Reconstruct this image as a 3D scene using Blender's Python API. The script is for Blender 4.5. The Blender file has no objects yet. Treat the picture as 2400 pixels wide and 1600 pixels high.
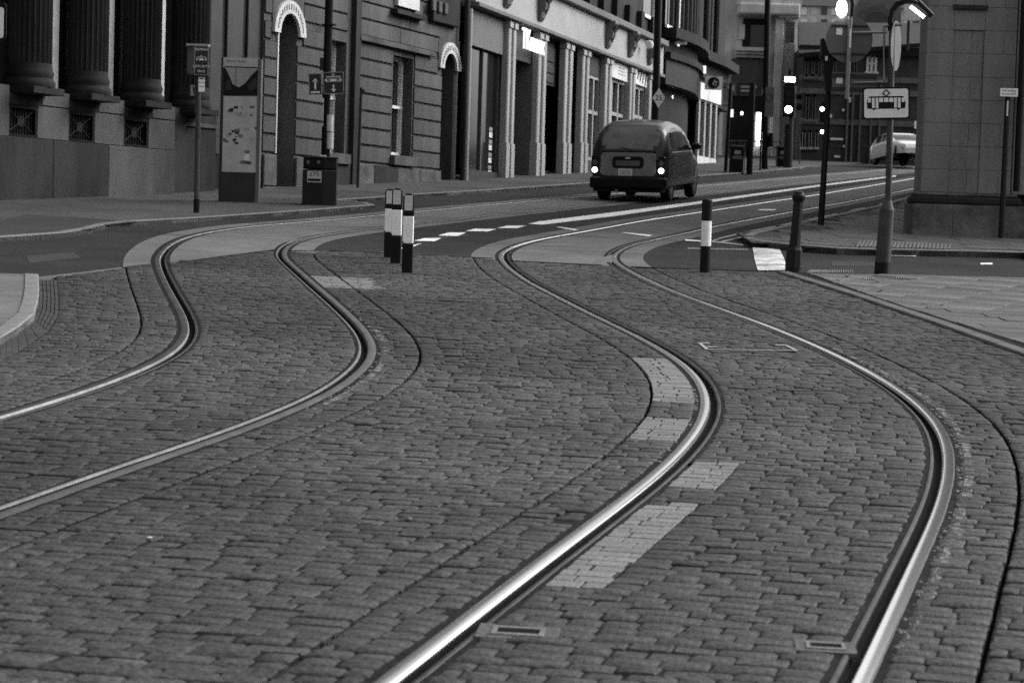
import bpy, math, random
from math import radians, sin, cos, pi, hypot, atan2
from mathutils import Vector, Matrix
random.seed(7)
S = bpy.context.scene
# ------------------------------------------------------------------ camera
F = 4800.0                       # focal length in pixels of a 2400 px wide picture (72 mm)
HORIZON, ROLL = 545.0, 0.03      # true horizon row, camera roll
GLINE, GSLOPE, HGT = 266.99, 0.03844, 1.8808   # vanishing line of the sloping street, eye height over it
def nrm(v): return Vector(v).normalized()
_D = nrm((-ROLL, 1, -(HORIZON - 800) / F))
_zc = Vector((0, 0, 1)); _Y = (_zc - _zc.dot(_D) * _D).normalized(); _Z = -_D; _X = _Y.cross(_Z)
CM = Matrix((_X, _Y, _Z))
_n = CM @ nrm((-GSLOPE, 1, -(GLINE - 800) / F))
HC = -HGT / _n.z; SX = -_n.x / _n.z; SY = -_n.y / _n.z       # ground: z = SX*x + SY*y
cam = bpy.data.cameras.new('camera'); cam.sensor_width = 36; cam.lens = F / 2400 * 36
cam.clip_start = 0.1; cam.clip_end = 2000
cam.dof.use_dof = True; cam.dof.focus_distance = 19; cam.dof.aperture_fstop = 5.0
co = bpy.data.objects.new('camera', cam); S.collection.objects.link(co)
_r = Matrix((CM @ Vector((1, 0, 0)), CM @ Vector((0, -1, 0)), CM @ Vector((0, 0, -1)))).transposed()
co.matrix_world = Matrix.Translation((0, 0, HC)) @ _r.to_4x4()
S.camera = co
# ------------------------------------------------------------------ daylight (dull, black and white)
SUN_AZ, SUN_EL = radians(68), radians(36)
w = bpy.data.worlds.new('World'); S.world = w; w.use_nodes = True
nt = w.node_tree; nt.nodes.clear()
sky = nt.nodes.new('ShaderNodeTexSky'); sky.sky_type = 'NISHITA'; sky.sun_disc = False
sky.sun_elevation = SUN_EL; sky.sun_rotation = SUN_AZ; sky.dust_density = 6.0; sky.air_density = 1.5; sky.ozone_density = 0.0
bw = nt.nodes.new('ShaderNodeRGBToBW'); bg = nt.nodes.new('ShaderNodeBackground'); ow = nt.nodes.new('ShaderNodeOutputWorld')
bg.inputs['Strength'].default_value = 0.15
nt.links.new(sky.outputs[0], bw.inputs[0]); nt.links.new(bw.outputs[0], bg.inputs[0]); nt.links.new(bg.outputs[0], ow.inputs[0])
sl = bpy.data.lights.new('sun', 'SUN'); sl.energy = 0.6; sl.angle = radians(40)
so = bpy.data.objects.new('sun', sl); S.collection.objects.link(so)
_sd = Vector((sin(SUN_AZ) * cos(SUN_EL), cos(SUN_AZ) * cos(SUN_EL), sin(SUN_EL)))
so.rotation_euler = _sd.to_track_quat('Z', 'Y').to_euler()
S.view_settings.view_transform = 'Standard'; S.view_settings.look = 'None'
S.view_settings.gamma = 1; S.view_settings.use_curve_mapping = False
S.view_settings.exposure = 0.75
S.cycles.use_denoising = False; S.cycles.max_bounces = 5; S.cycles.sample_clamp_indirect = 4; S.cycles.caustics_reflective = False; S.cycles.caustics_refractive = False

# ------------------------------------------------------------------ helpers
def ray(px, py): return CM @ Vector(((px - 1200) / F, (py - 800) / F, 1))
def gz(x, y): return SX * x + SY * y
def G(px, py):
    r = ray(px, py); t = HC / (SX * r.x + SY * r.y - r.z)
    return Vector((r.x * t, r.y * t, HC + r.z * t))
def at(px, py, Y):
    r = ray(px, py); t = Y / r.y
    return Vector((r.x * t, Y, HC + r.z * t))
def col(v): return (v, v, v, 1)
MATS = {}
def M(name, c, rough=.8, metal=0., var=.25, scale=3., bump=.0, bscale=60., streak=1., coat=0., emit=0., spec=.3, tone=False, fine=.12, low=0., hard=.2):
    m = bpy.data.materials.new(name); m.use_nodes = True; MATS[name] = m
    t = m.node_tree; N = t.nodes; L = t.links; b = N['Principled BSDF']
    b.inputs['Roughness'].default_value = rough; b.inputs['Metallic'].default_value = metal
    b.inputs['Specular IOR Level'].default_value = spec
    b.inputs['Coat Weight'].default_value = coat; b.inputs['Coat Roughness'].default_value = .06
    b.inputs['Base Color'].default_value = col(c)
    if emit:
        b.inputs['Emission Color'].default_value = col(1); b.inputs['Emission Strength'].default_value = emit
    if var or bump:
        tc = N.new('ShaderNodeTexCoord'); mp = N.new('ShaderNodeMapping'); mp.inputs['Scale'].default_value = (1, 1, streak)
        L.new(tc.outputs['Object'], mp.inputs[0])
        n1 = N.new('ShaderNodeTexNoise'); n1.inputs['Scale'].default_value = scale; n1.inputs['Detail'].default_value = 6; n1.inputs['Roughness'].default_value = .65
        L.new(mp.outputs[0], n1.inputs['Vector'])
        n2 = N.new('ShaderNodeTexNoise'); n2.inputs['Scale'].default_value = bscale; n2.inputs['Detail'].default_value = 3
        L.new(tc.outputs['Object'], n2.inputs['Vector'])
        r1 = N.new('ShaderNodeMapRange'); r1.inputs['From Min'].default_value = .5 - hard; r1.inputs['From Max'].default_value = .5 + hard
        r1.inputs['To Min'].default_value = 1 - var; r1.inputs['To Max'].default_value = 1 + var
        L.new(n1.outputs['Fac'], r1.inputs['Value'])
        r2 = N.new('ShaderNodeMapRange'); r2.inputs['From Min'].default_value = .25; r2.inputs['From Max'].default_value = .75
        r2.inputs['To Min'].default_value = 1 - fine * 2; r2.inputs['To Max'].default_value = 1 + fine * 2
        L.new(n2.outputs['Fac'], r2.inputs['Value'])
        mu = N.new('ShaderNodeMath'); mu.operation = 'MULTIPLY'; L.new(r1.outputs[0], mu.inputs[0]); L.new(r2.outputs[0], mu.inputs[1])
        out = mu
        if low:
            n3 = N.new('ShaderNodeTexNoise'); n3.inputs['Scale'].default_value = .45; n3.inputs['Detail'].default_value = 4; L.new(tc.outputs['Object'], n3.inputs['Vector'])
            r3 = N.new('ShaderNodeMapRange'); r3.inputs['From Min'].default_value = .35; r3.inputs['From Max'].default_value = .65; r3.inputs['To Min'].default_value = 1 - low; r3.inputs['To Max'].default_value = 1 + low
            L.new(n3.outputs['Fac'], r3.inputs['Value']); m4 = N.new('ShaderNodeMath'); m4.operation = 'MULTIPLY'; L.new(mu.outputs[0], m4.inputs[0]); L.new(r3.outputs[0], m4.inputs[1]); mu = m4; out = m4
        if tone:
            a = N.new('ShaderNodeAttribute'); a.attribute_name = 'tone'
            m2 = N.new('ShaderNodeMath'); m2.operation = 'MULTIPLY'; L.new(mu.outputs[0], m2.inputs[0]); L.new(a.outputs['Fac'], m2.inputs[1]); out = m2
        m3 = N.new('ShaderNodeMath'); m3.operation = 'MULTIPLY'; m3.inputs[1].default_value = c; m3.use_clamp = True
        L.new(out.outputs[0], m3.inputs[0]); L.new(m3.outputs[0], b.inputs['Base Color'])
        if bump:
            bp = N.new('ShaderNodeBump'); bp.inputs['Strength'].default_value = bump; bp.inputs['Distance'].default_value = .01
            L.new(n2.outputs['Fac'], bp.inputs['Height']); L.new(bp.outputs[0], b.inputs['Normal'])
    return m
M('asphalt', .027, .9, spec=.12, var=.25, scale=1.3, bump=.6, bscale=70, fine=.4, low=.2)
M('concrete', .125, .85, spec=.15, var=.2, scale=2.2, bump=.3, bscale=60, fine=.15, low=.18)
M('concrete_old', .12, .85, var=.3, scale=1.2, bump=.3, bscale=70, fine=.2)
M('sett', .047, .75, spec=.2, var=.25, scale=2.2, bump=.9, bscale=38, tone=True, fine=.32, low=.3)
M('sett_light', .16, .8, spec=.2, var=.15, scale=3, bump=.5, bscale=45, tone=True, fine=.15)
M('mortar', .013, .95, spec=.1, var=.5, scale=2.5, bump=.8, bscale=45, fine=.3, low=.3)
M('bitumen', .015, .9, spec=.08, var=.5, scale=6, bump=.8, bscale=50, fine=.3)
M('crack', .01, .95, spec=.05, var=.4, scale=6)
M('rubble', .15, .9, var=.6, scale=14, bump=.8, bscale=70)
M('rail_polished', .85, .2, 1, var=.06, scale=2, fine=.03)
M('rail_worn', .3, .45, 1, var=.25, scale=3, fine=.1)
M('rail_lip', .2, .5, .9, var=.3, scale=4)
M('rubble_pale', .1, .9, var=.8, scale=18, bump=.8, hard=.1, fine=.4)
M('rail_grey', .15, .45, .8, var=.3, scale=4)
M('rail_dull', .05, .6, .3, spec=.2, var=.4, scale=4, bump=.3)
M('rail_groove', .008, .85, spec=.08, var=.5, scale=8)
M('flag', .095, .8, spec=.2, var=.25, scale=1.5, bump=.5, bscale=45, tone=True, fine=.2, low=.2)
M('kerb', .16, .8, var=.25, scale=2, bump=.4)
M('kerb_dark', .085, .85, var=.3, scale=2, bump=.5, fine=.2)
M('channel', .04, .8, var=.3, scale=3, bump=.5)
M('footway', .07, .9, spec=.12, var=.2, scale=.8, bump=.5, bscale=70, fine=.35, low=.2)
M('footway_dark', .045, .9, spec=.15, var=.25, scale=.8, bump=.4, bscale=80, fine=.25)
M('paint', .85, .6, var=.15, scale=2.5, bump=.2, fine=.12)
M('paint_dull', .26, .7, var=.35, scale=2.5, fine=.2)
M('stone_darkest', .016, .9, var=.6, scale=1.2, bump=.5, bscale=40, streak=.25, hard=.14, fine=.2)  # darkest stone tone, used on pedestals, column bases and other dark stonework
M('stone_dark', .024, .9, var=.55, scale=1.0, bump=.5, bscale=40, streak=.3, hard=.14, fine=.2)
M('stone_mid', .075, .9, var=.42, scale=1.0, bump=.5, bscale=40, streak=.3, hard=.16, fine=.2)
M('stone_warm', .09, .9, var=.42, scale=1.1, bump=.5, bscale=40, streak=.35, hard=.16, fine=.2)
M('stone_pale', .55, .8, var=.25, scale=2, bump=.2, streak=.4)
M('stone_pier', .17, .9, var=.32, scale=.8, bump=.4, bscale=40, streak=.35, hard=.16, fine=.2)
M('stone_base', .09, .9, var=.55, scale=1.4, bump=.5, bscale=40, hard=.14, fine=.2)
M('joint', .03, .95, var=.3)
M('render_pale', .33, .7, var=.12, scale=1.5)
M('shop_paint', .33, .6, var=.12, scale=2, streak=.2, fine=.03, bscale=10)
M('shop_grey', .13, .7, var=.12, scale=1)
M('shop_dark', .035, .6, var=.3)
M('interior', .012, .9, var=.4)
M('glass_dark', .012, .08, spec=.5, var=0)
M('glass_mid', .035, .1, spec=.6, var=.6, scale=.8)
M('brick', .045, .9, var=.3, scale=2, bump=.4)
M('brick_pale', .11, .9, var=.3, scale=2)
M('slate', .04, .7, var=.3)
M('white', .85, .5, var=.06)
M('offwhite', .62, .6, var=.15)
M('grey', .3, .6, var=.12)
M('signface', .72, .55, var=.08)
M('midgrey', .11, .6, var=.2)
M('darkgrey', .03, .6, spec=.2, var=.25)
M('black', .006, .5, spec=.15, var=.3)
M('black_gloss', .01, .2, var=.2)
M('iron', .009, .55, spec=.2, var=.4, bump=.2)
M('galv', .2, .45, .7, var=.25, scale=5)
M('galv_dark', .055, .6, .2, spec=.2, var=.4, scale=5)
M('rubber', .012, .8, var=.2)
M('taxi_paint', .008, .35, var=.1, coat=.35, spec=.3)
M('taxi_boot_sheen', .2, .4, var=.2, coat=.4)  # boot greyer than the body: paint reflections put into the colour
M('taxi_glass', .12, .12, spec=.6, var=.5, scale=2.5)
M('car_white', .8, .25, var=.05, coat=1)
M('lamp_on', .9, .4, var=0, emit=5)
M('lamp_soft', .9, .4, var=0, emit=.7)
M('shop_lit', .9, .4, var=0, emit=2.6)
M('panel_grey', .4, .5, var=.15, scale=4)
M('reflector', .5, .45, var=.1)
M('leaf', .1, .8, var=.5)
M('gum', .5, .8, var=.1)

C = S.collection
class MB:
    def __init__(s): s.v = []; s.f = []; s.tone = None
    def add(s, vs, fs):
        o = len(s.v); s.v += [tuple(v) for v in vs]; s.f += [tuple(i + o for i in f) for f in fs]; return s
    def box(s, x0, x1, y0, y1, z0, z1):
        x0, x1 = min(x0, x1), max(x0, x1); y0, y1 = min(y0, y1), max(y0, y1); z0, z1 = min(z0, z1), max(z0, z1)
        return s.add([(x0, y0, z0), (x1, y0, z0), (x1, y1, z0), (x0, y1, z0), (x0, y0, z1), (x1, y0, z1), (x1, y1, z1), (x0, y1, z1)],
                     [(3, 2, 1, 0), (4, 5, 6, 7), (0, 1, 5, 4), (1, 2, 6, 5), (2, 3, 7, 6), (3, 0, 4, 7)])
    def cbox(s, x0, x1, y0, y1, z0, z1, b):
        "box whose front (low y) face is chamfered by b"
        x0, x1 = min(x0, x1), max(x0, x1); z0, z1 = min(z0, z1), max(z0, z1)
        v = [(x0, y1, z0), (x1, y1, z0), (x1, y1, z1), (x0, y1, z1),
             (x0, y0 + b, z0), (x1, y0 + b, z0), (x1, y0 + b, z1), (x0, y0 + b, z1),
             (x0 + b, y0, z0 + b), (x1 - b, y0, z0 + b), (x1 - b, y0, z1 - b), (x0 + b, y0, z1 - b)]
        f = [(8, 9, 10, 11)]
        for i in range(4):
            j = (i + 1) % 4; f += [(4 + i, 4 + j, 8 + j, 8 + i), (i, j, 4 + j, 4 + i)]
        return s.add(v, f)
    def tube(s, p0, p1, r0, r1=None, n=14, cap=True):
        p0 = Vector(p0); p1 = Vector(p1); r1 = r0 if r1 is None else r1
        d = (p1 - p0).normalized(); a = d.orthogonal().normalized(); b = d.cross(a)
        vs = [p0 + r0 * (cos(2 * pi * i / n) * a + sin(2 * pi * i / n) * b) for i in range(n)] + [p1 + r1 * (cos(2 * pi * i / n) * a + sin(2 * pi * i / n) * b) for i in range(n)]
        fs = [(i, (i + 1) % n, n + (i + 1) % n, n + i) for i in range(n)]
        if cap: fs += [tuple(range(n - 1, -1, -1)), tuple(range(n, 2 * n))]
        return s.add(vs, fs)
    def path(s, pts, r, n=10):
        for a, b in zip(pts[:-1], pts[1:]): s.tube(a, b, r, r, n)
        return s
    def lathe(s, prof, n=24, c=(0, 0), flute=0, nfl=0, z0=0):
        vs = []; k = len(prof)
        for i in range(n):
            a = 2 * pi * i / n
            for (r, z) in prof:
                rr = r * (1 - flute * abs(sin(a * nfl / 2)) ** .6) if flute and nfl else r
                vs.append((c[0] + rr * cos(a), c[1] + rr * sin(a), z + z0))
        fs = []
        for i in range(n):
            j = (i + 1) % n
            for q in range(k - 1): fs.append((i * k + q, j * k + q, j * k + q + 1, i * k + q + 1))
        fs.append(tuple(i * k + k - 1 for i in range(n))); fs.append(tuple(i * k for i in range(n - 1, -1, -1)))
        return s.add(vs, fs)
    def prism_xz(s, pts, y0, y1):
        n = len(pts); vs = [(x, y0, z) for x, z in pts] + [(x, y1, z) for x, z in pts]
        return s.add(vs, [tuple(range(n)), tuple(range(2 * n - 1, n - 1, -1))] + [(i, n + i, n + (i + 1) % n, (i + 1) % n) for i in range(n)])
    def prism_xy(s, pts, z0, z1):
        "pts: (x, y) or (x, y, dz)"
        n = len(pts); d = [p[2] if len(p) > 2 else 0 for p in pts]
        vs = [(p[0], p[1], z0 + e) for p, e in zip(pts, d)] + [(p[0], p[1], z1 + e) for p, e in zip(pts, d)]
        return s.add(vs, [tuple(range(n - 1, -1, -1)), tuple(range(n, 2 * n))] + [(i, (i + 1) % n, n + (i + 1) % n, n + i) for i in range(n)])
    def ring_xz(s, cx, cz, r0, r1, a0, a1, y0, y1, n=20):
        pts = [(cx + r1 * cos(a0 + (a1 - a0) * i / n), cz + r1 * sin(a0 + (a1 - a0) * i / n)) for i in range(n + 1)]
        pin = [(cx + r0 * cos(a0 + (a1 - a0) * i / n), cz + r0 * sin(a0 + (a1 - a0) * i / n)) for i in range(n + 1)]
        for i in range(n):
            s.prism_xz([pin[i], pts[i], pts[i + 1], pin[i + 1]], y0, y1)
        return s
    def build(s, name, mat, parent=None, smooth=False, bevel=0, loc=None, kind=None):
        me = bpy.data.meshes.new(name); me.from_pydata(s.v, [], s.f); me.update()
        me.materials.append(MATS[mat])
        if s.tone is not None:
            a = me.attributes.new('tone', 'FLOAT', 'POINT'); a.data.foreach_set('value', s.tone)
        if smooth:
            me.polygons.foreach_set('use_smooth', [True] * len(me.polygons))
        o = bpy.data.objects.new(name, me); C.objects.link(o)
        if parent is not None: o.parent = parent
        if loc is not None: o.location = loc
        if bevel:
            b = o.modifiers.new('bevel', 'BEVEL'); b.width = bevel; b.segments = 2; b.limit_method = 'ANGLE'
        if smooth:
            e = o.modifiers.new('edges', 'EDGE_SPLIT'); e.split_angle = radians(38)
        if kind: o['kind'] = kind
        return o
def tag(o, label, cat, group=None):
    o['label'] = label; o['category'] = cat
    if group: o['group'] = group
    return o
def thing(name, label, cat, loc, rz=0, group=None):
    o = bpy.data.objects.new(name, None); C.objects.link(o); o.location = loc; o.rotation_euler = (0, 0, rz)
    o.empty_display_size = .3
    return tag(o, label, cat, group)
def box(x0, x1, y0, y1, z0, z1): return MB().box(x0, x1, y0, y1, z0, z1)
def copy_tree(o, parent=None):
    c = o.copy(); C.objects.link(c); c.parent = parent
    for ch in list(o.children): copy_tree(ch, c)
    return c
def text(name, body, size, mat, parent, M4, align='CENTER', ext=.004, sx=1.0):
    "flat lettering, turned into a mesh; M4 places its XY plane"
    cu = bpy.data.curves.new(name, 'FONT'); cu.body = body; cu.size = size; cu.align_x = align; cu.align_y = 'CENTER'; cu.extrude = ext; cu.resolution_u = 4
    t = bpy.data.objects.new('tmp', cu); C.objects.link(t)
    dg = bpy.context.evaluated_depsgraph_get(); me = bpy.data.meshes.new_from_object(t.evaluated_get(dg))
    bpy.data.objects.remove(t); bpy.data.curves.remove(cu)
    me.transform(M4 @ Matrix.Diagonal((sx, 1, 1, 1))); me.materials.clear(); me.materials.append(MATS[mat])
    o = bpy.data.objects.new(name, me); C.objects.link(o); o.parent = parent
    return o
# plane facing the camera (normal -y) at a local point
def face(x, y, z, rz=0, rx=pi / 2): return Matrix.Translation((x, y, z)) @ Matrix.Rotation(rz, 4, 'Z') @ Matrix.Rotation(rx, 4, 'X')

# ------------------------------------------------------------------ track geometry (plan, metres)
R1P = [(-3.75, 8.6), (-3.45, 10.0), (-3.2, 11.1), (-2.99, 11.96), (-2.85, 12.6), (-2.71, 13.33), (-2.61, 14.07), (-2.55, 14.67), (-2.52, 15.26), (-2.54, 15.86), (-2.61, 16.61), (-2.76, 17.51), (-2.97, 18.5), (-3.27, 19.84), (-3.61, 21.38), (-3.96, 23.03), (-4.26, 24.6), (-4.46, 26.23), (-4.56, 27.55), (-4.58, 28.6), (-4.5, 29.74), (-4.15, 31.6)]
R2P = [(-3.1, 6.4), (-2.75, 7.6), (-2.5, 8.5), (-2.3, 9.24), (-2.16, 9.78), (-2.0, 10.4), (-1.81, 11.06), (-1.6, 11.75), (-1.37, 12.77), (-1.25, 13.33), (-1.17, 14.0), (-1.11, 14.78), (-1.09, 15.41), (-1.12, 16.08), (-1.19, 16.71), (-1.3, 17.47), (-1.47, 18.39), (-1.78, 19.95), (-2.11, 21.54), (-2.44, 23.18), (-2.75, 24.69), (-2.95, 25.77), (-3.05, 26.81), (-3.1, 27.98), (-3.02, 29.18), (-2.81, 30.28), (-2.45, 31.6), (-1.73, 33.99), (-.27, 38.59), (1.73, 44.55), (2.85, 47.9), (4.65, 53.24), (7.25, 61.01), (14.3, 82), (20.5, 100), (31, 130)]
R3P = [(-.72, 5.4), (-.52, 6.1), (-.33, 6.77), (-.21, 7.22), (-.04, 7.83), (.16, 8.55), (.39, 9.34), (.65, 10.25), (.83, 10.89), (1.01, 11.63), (1.18, 12.46), (1.22, 12.66), (1.31, 13.27), (1.38, 13.93), (1.41, 14.72), (1.41, 15.37), (1.35, 16.17), (1.22, 17.23), (1.06, 18.17), (.88, 19.16), (.68, 20.26), (.46, 21.64), (.2, 23.14), (-.04, 25.18), (-.13, 26.47), (-.17, 27.35), (-.11, 28.39), (.06, 29.73), (.33, 30.99), (.63, 32.09), (1.2, 34.0), (2.35, 38.09), (3.75, 42.4), (5.12, 46.6), (8.2, 56.1), (16.15, 82), (21.9, 100), (32, 130)]
R4P = [(.72, 5.4), (.9, 5.95), (1.05, 6.45), (1.23, 7.07), (1.48, 7.93), (1.71, 8.74), (1.96, 9.59), (2.18, 10.38), (2.38, 11.18), (2.55, 11.97), (2.69, 12.8), (2.76, 13.51), (2.79, 14.27), (2.78, 15.33), (2.71, 16.36), (2.6, 17.49), (2.38, 19.09), (2.08, 20.65), (1.73, 22.6), (1.48, 24.53), (1.33, 26.2), (1.28, 27.01), (1.31, 28.07), (1.47, 29.44), (1.76, 30.93), (2.2, 32.4)]
class Curve:
    "x as a smooth function of y"
    DY = .1
    def __init__(s, pts, sig=.55):
        s.y0, s.y1 = pts[0][1], pts[-1][1]
        n = int((s.y1 - s.y0) / s.DY) + 1; raw = []
        k = 0
        for i in range(n):
            y = s.y0 + i * s.DY
            while k < len(pts) - 2 and y > pts[k + 1][1]: k += 1
            a, b = pts[k], pts[k + 1]; raw.append(a[0] + (b[0] - a[0]) * (y - a[1]) / (b[1] - a[1]))
        h = int(3 * sig / s.DY); wt = [math.exp(-.5 * (j * s.DY / sig) ** 2) for j in range(-h, h + 1)]; sw = sum(wt); out = []
        def g(i):
            if i < 0: return raw[0] + i * (raw[1] - raw[0])
            if i >= n: return raw[-1] + (i - n + 1) * (raw[-1] - raw[-2])
            return raw[i]
        for i in range(n): out.append(sum(wt[j + h] * g(i + j) for j in range(-h, h + 1)) / sw)
        s.t = out
    def __call__(s, y):
        u = (y - s.y0) / s.DY; i = max(0, min(len(s.t) - 2, int(math.floor(u)))); return s.t[i] + (s.t[i + 1] - s.t[i]) * (u - i)
    def d(s, y): return (s(y + .1) - s(y - .1)) / .2
class Off:
    def __init__(s, c, o): s.c, s.o, s.y0, s.y1 = c, o, c.y0, c.y1
    def __call__(s, y): return s.c(y) + s.o * math.sqrt(1 + s.c.d(y) ** 2)
    def d(s, y): return s.c.d(y)
G_ = 1.435
c2 = Curve(R2P); c3 = Curve(R3P)
def extend(pts, c, o):
    out = list(pts); y = pts[-1][1]
    t = Off(c, o)
    q = [34.5, 37, 40, 44, 48, 53, 60, 70, 82, 100, 128]
    return out + [(t(v), v) for v in q if v > y + 2]
c1 = Curve(extend(R1P, c2, -G_)); c4 = Curve(extend(R4P, c3, G_))
def line_curve(pix, ext0=None, ext1=None):
    p = sorted([(G(*q).x, G(*q).y) for q in pix], key=lambda t: t[1])
    if ext0: p = [ext0] + p
    if ext1: p = p + [ext1]
    return p
class Poly:
    "x(y) by straight pieces"
    def __init__(s, p): s.p = sorted(p, key=lambda t: t[1]); s.y0, s.y1 = s.p[0][1], s.p[-1][1]
    def __call__(s, y):
        p = s.p; k = 0
        while k < len(p) - 2 and y > p[k + 1][1]: k += 1
        a, b = p[k], p[k + 1]; return a[0] + (b[0] - a[0]) * (y - a[1]) / (b[1] - a[1])
    def d(s, y): return (s(y + .05) - s(y - .05)) / .1
# where the setts end and the tarmac begins: y as a function of x
_b = [G(*q) for q in ((0, 661), (90, 650), (285, 627), (350, 621), (440, 612), (640, 586), (770, 588), (950, 593), (1110, 603), (1200, 612), (1410, 622), (1480, 626), (1780, 636), (1850, 640))]
YB = Poly([(p.y, p.x) for p in _b])            # reused with axes swapped
def yb(x): return max(8, YB(x)) if x > _b[0].x else _b[0].y + (x - _b[0].x) * 1.6
def cross(c, lo=15, hi=40):
    for _ in range(40):
        m = (lo + hi) / 2
        if m < yb(c(m)): lo = m
        else: hi = m
    return lo
ISL = Poly(line_curve([(132, 656), (137, 706), (136, 740), (112, 776), (42, 824), (0, 841)], (-6.5, 12.0)))   # channel round the left island
KRB = Poly(line_curve([(1822, 640), (2000, 696), (2200, 764), (2400, 836)], (9.2, 8.0)))                      # kerb on the right

def ribbon(xa, xb, ya0, yb0, y1, z, n, cols=1, dip=0):
    mb = MB(); vs = []; fs = []
    for i in range(n + 1):
        t = i / n; t = t * t * .5 + t * .5
        a = ya0 + (y1 - ya0) * t; b = yb0 + (y1 - yb0) * t
        A = (xa(a), a); B = (xb(b), b)
        for k in range(cols + 1):
            u = k / cols; x = A[0] + (B[0] - A[0]) * u; y = A[1] + (B[1] - A[1]) * u
            vs.append((x, y, gz(x, y) + z))
    for i in range(n):
        for k in range(cols):
            q = i * (cols + 1) + k; fs.append((q, q + 1, q + cols + 2, q + cols + 1))
    return mb.add(vs, fs)
# ------------------------------------------------------------------ setting: terrain, tarmac, track slab
gr = MB(); gr.add([(x, y, gz(x, y) - .16) for x, y in ((-400, -60), (400, -60), (400, 600), (-400, 600))], [(0, 1, 2, 3)])
o = gr.build('ground', 'asphalt'); o['kind'] = 'structure'
SHO = .43      # concrete shoulder outside the gauge edge
HEAD, LIP = .074, .068
T1L, T1R, T2L, T2R = Off(c1, -SHO), Off(c2, SHO - .02), Off(c3, -SHO), Off(c4, SHO)
road = bpy.data.objects.new('road', None); C.objects.link(road); road['kind'] = 'structure'
YE = 127.0
far_l = lambda y: -46.0
far_r = lambda y: 90.0
# left tarmac begins at the edging of the island
lm = MB(); N_ = 60
pl = [(-46, G(0, 661).y - (46 + G(0, 661).x) * 1.4)] + [(p.x, p.y) for p in (G(0, 661), G(90, 650), G(200, 638), G(285, 627))]
yc1 = cross(T1L)
edge = pl + [(T1L(y), y) for y in [yc1 + (YE - yc1) * ((i / N_) ** 1.5) for i in range(N_ + 1)]]
lm.add([(x, y, gz(x, y) - .004) for x, y in edge] + [(-46, YE, gz(-46, YE) - .004)], [tuple(range(len(edge) + 1))])
lm.build('tarmac', 'asphalt', road)
ribbon(T1R, T2L, cross(T1R), cross(T2L), YE, -.004, 80).build('tarmac', 'asphalt', road)
ribbon(T2R, far_r, cross(T2R), 23.5, YE, -.004, 80, 2).build('tarmac', 'asphalt', road)
slab = bpy.data.objects.new('track_slab', None); C.objects.link(slab); slab['kind'] = 'structure'
for L_, R_ in ((T1L, Off(c1, -HEAD - .035)), (Off(c1, LIP + .035), Off(c2, -LIP - .035)), (Off(c2, HEAD + .035), T1R),
               (T2L, Off(c3, -HEAD - .035)), (Off(c3, LIP + .035), Off(c4, -LIP - .035)), (Off(c4, HEAD + .035), T2R)):
    ribbon(L_, R_, cross(L_), cross(R_), YE, 0, 110, 2).build('concrete_strip', 'concrete', slab)
# ------------------------------------------------------------------ setting: sett paving
pav = bpy.data.objects.new('sett_paving', None); C.objects.link(pav); pav['kind'] = 'structure'
CR = .40       # saw-cut joint outside each rail
J1, J2, J3, J4 = Off(c1, -CR), Off(c2, CR + .02), Off(c3, -CR), Off(c4, CR + .02)
SE, SI = HEAD + .028, LIP + .022
panels = [  # left, right, transverse joints, tone
    (ISL, Off(c1, -CR - .007), True), (Off(c1, -CR + .007), Off(c1, -SE), False),
    (Off(c1, SI), Off(c2, -SI), False), (Off(c2, SE), Off(c2, CR + .008), False),
    (Off(c2, CR + .024), Off(c3, -CR - .007), False), (Off(c3, -CR + .007), Off(c3, -SE), False),
    (Off(c3, SI), Off(c4, -SI), False), (Off(c4, SE), Off(c4, CR + .008), False),
    (Off(c4, CR + .026), KRB, True)]
MORT = -.0068
for i, (a, b, tj) in enumerate(panels):
    y0 = max(a.y0 if not isinstance(a, Poly) else 5.6, 5.5)
    ys = 12.0 if i == 0 else (9.0 if i in (1,) else (6.6 if i in (2, 3) else 5.6))
    if i == 8: ys = 5.6
    ca, cb = cross(a), cross(b)
    n = 110; vs = []; fs = []
    for k in range(n + 1):
        t = k / n; A = ys + (ca - ys) * t; B = ys + (cb - ys) * t
        for (x, y) in ((a(A), A), (b(B), B)): vs.append((x, y, gz(x, y) + MORT))
    for k in range(n): fs.append((2 * k, 2 * k + 1, 2 * k + 3, 2 * k + 2))
    MB().add(vs, fs).build('mortar_bed', 'mortar', pav)
MB().add([(x, y, gz(x, y) - .075) for x, y in ((-12, 3), (12, 3), (12, 29), (-12, 29))], [(0, 1, 2, 3)]).build('joint_bed', 'crack', pav)

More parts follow.
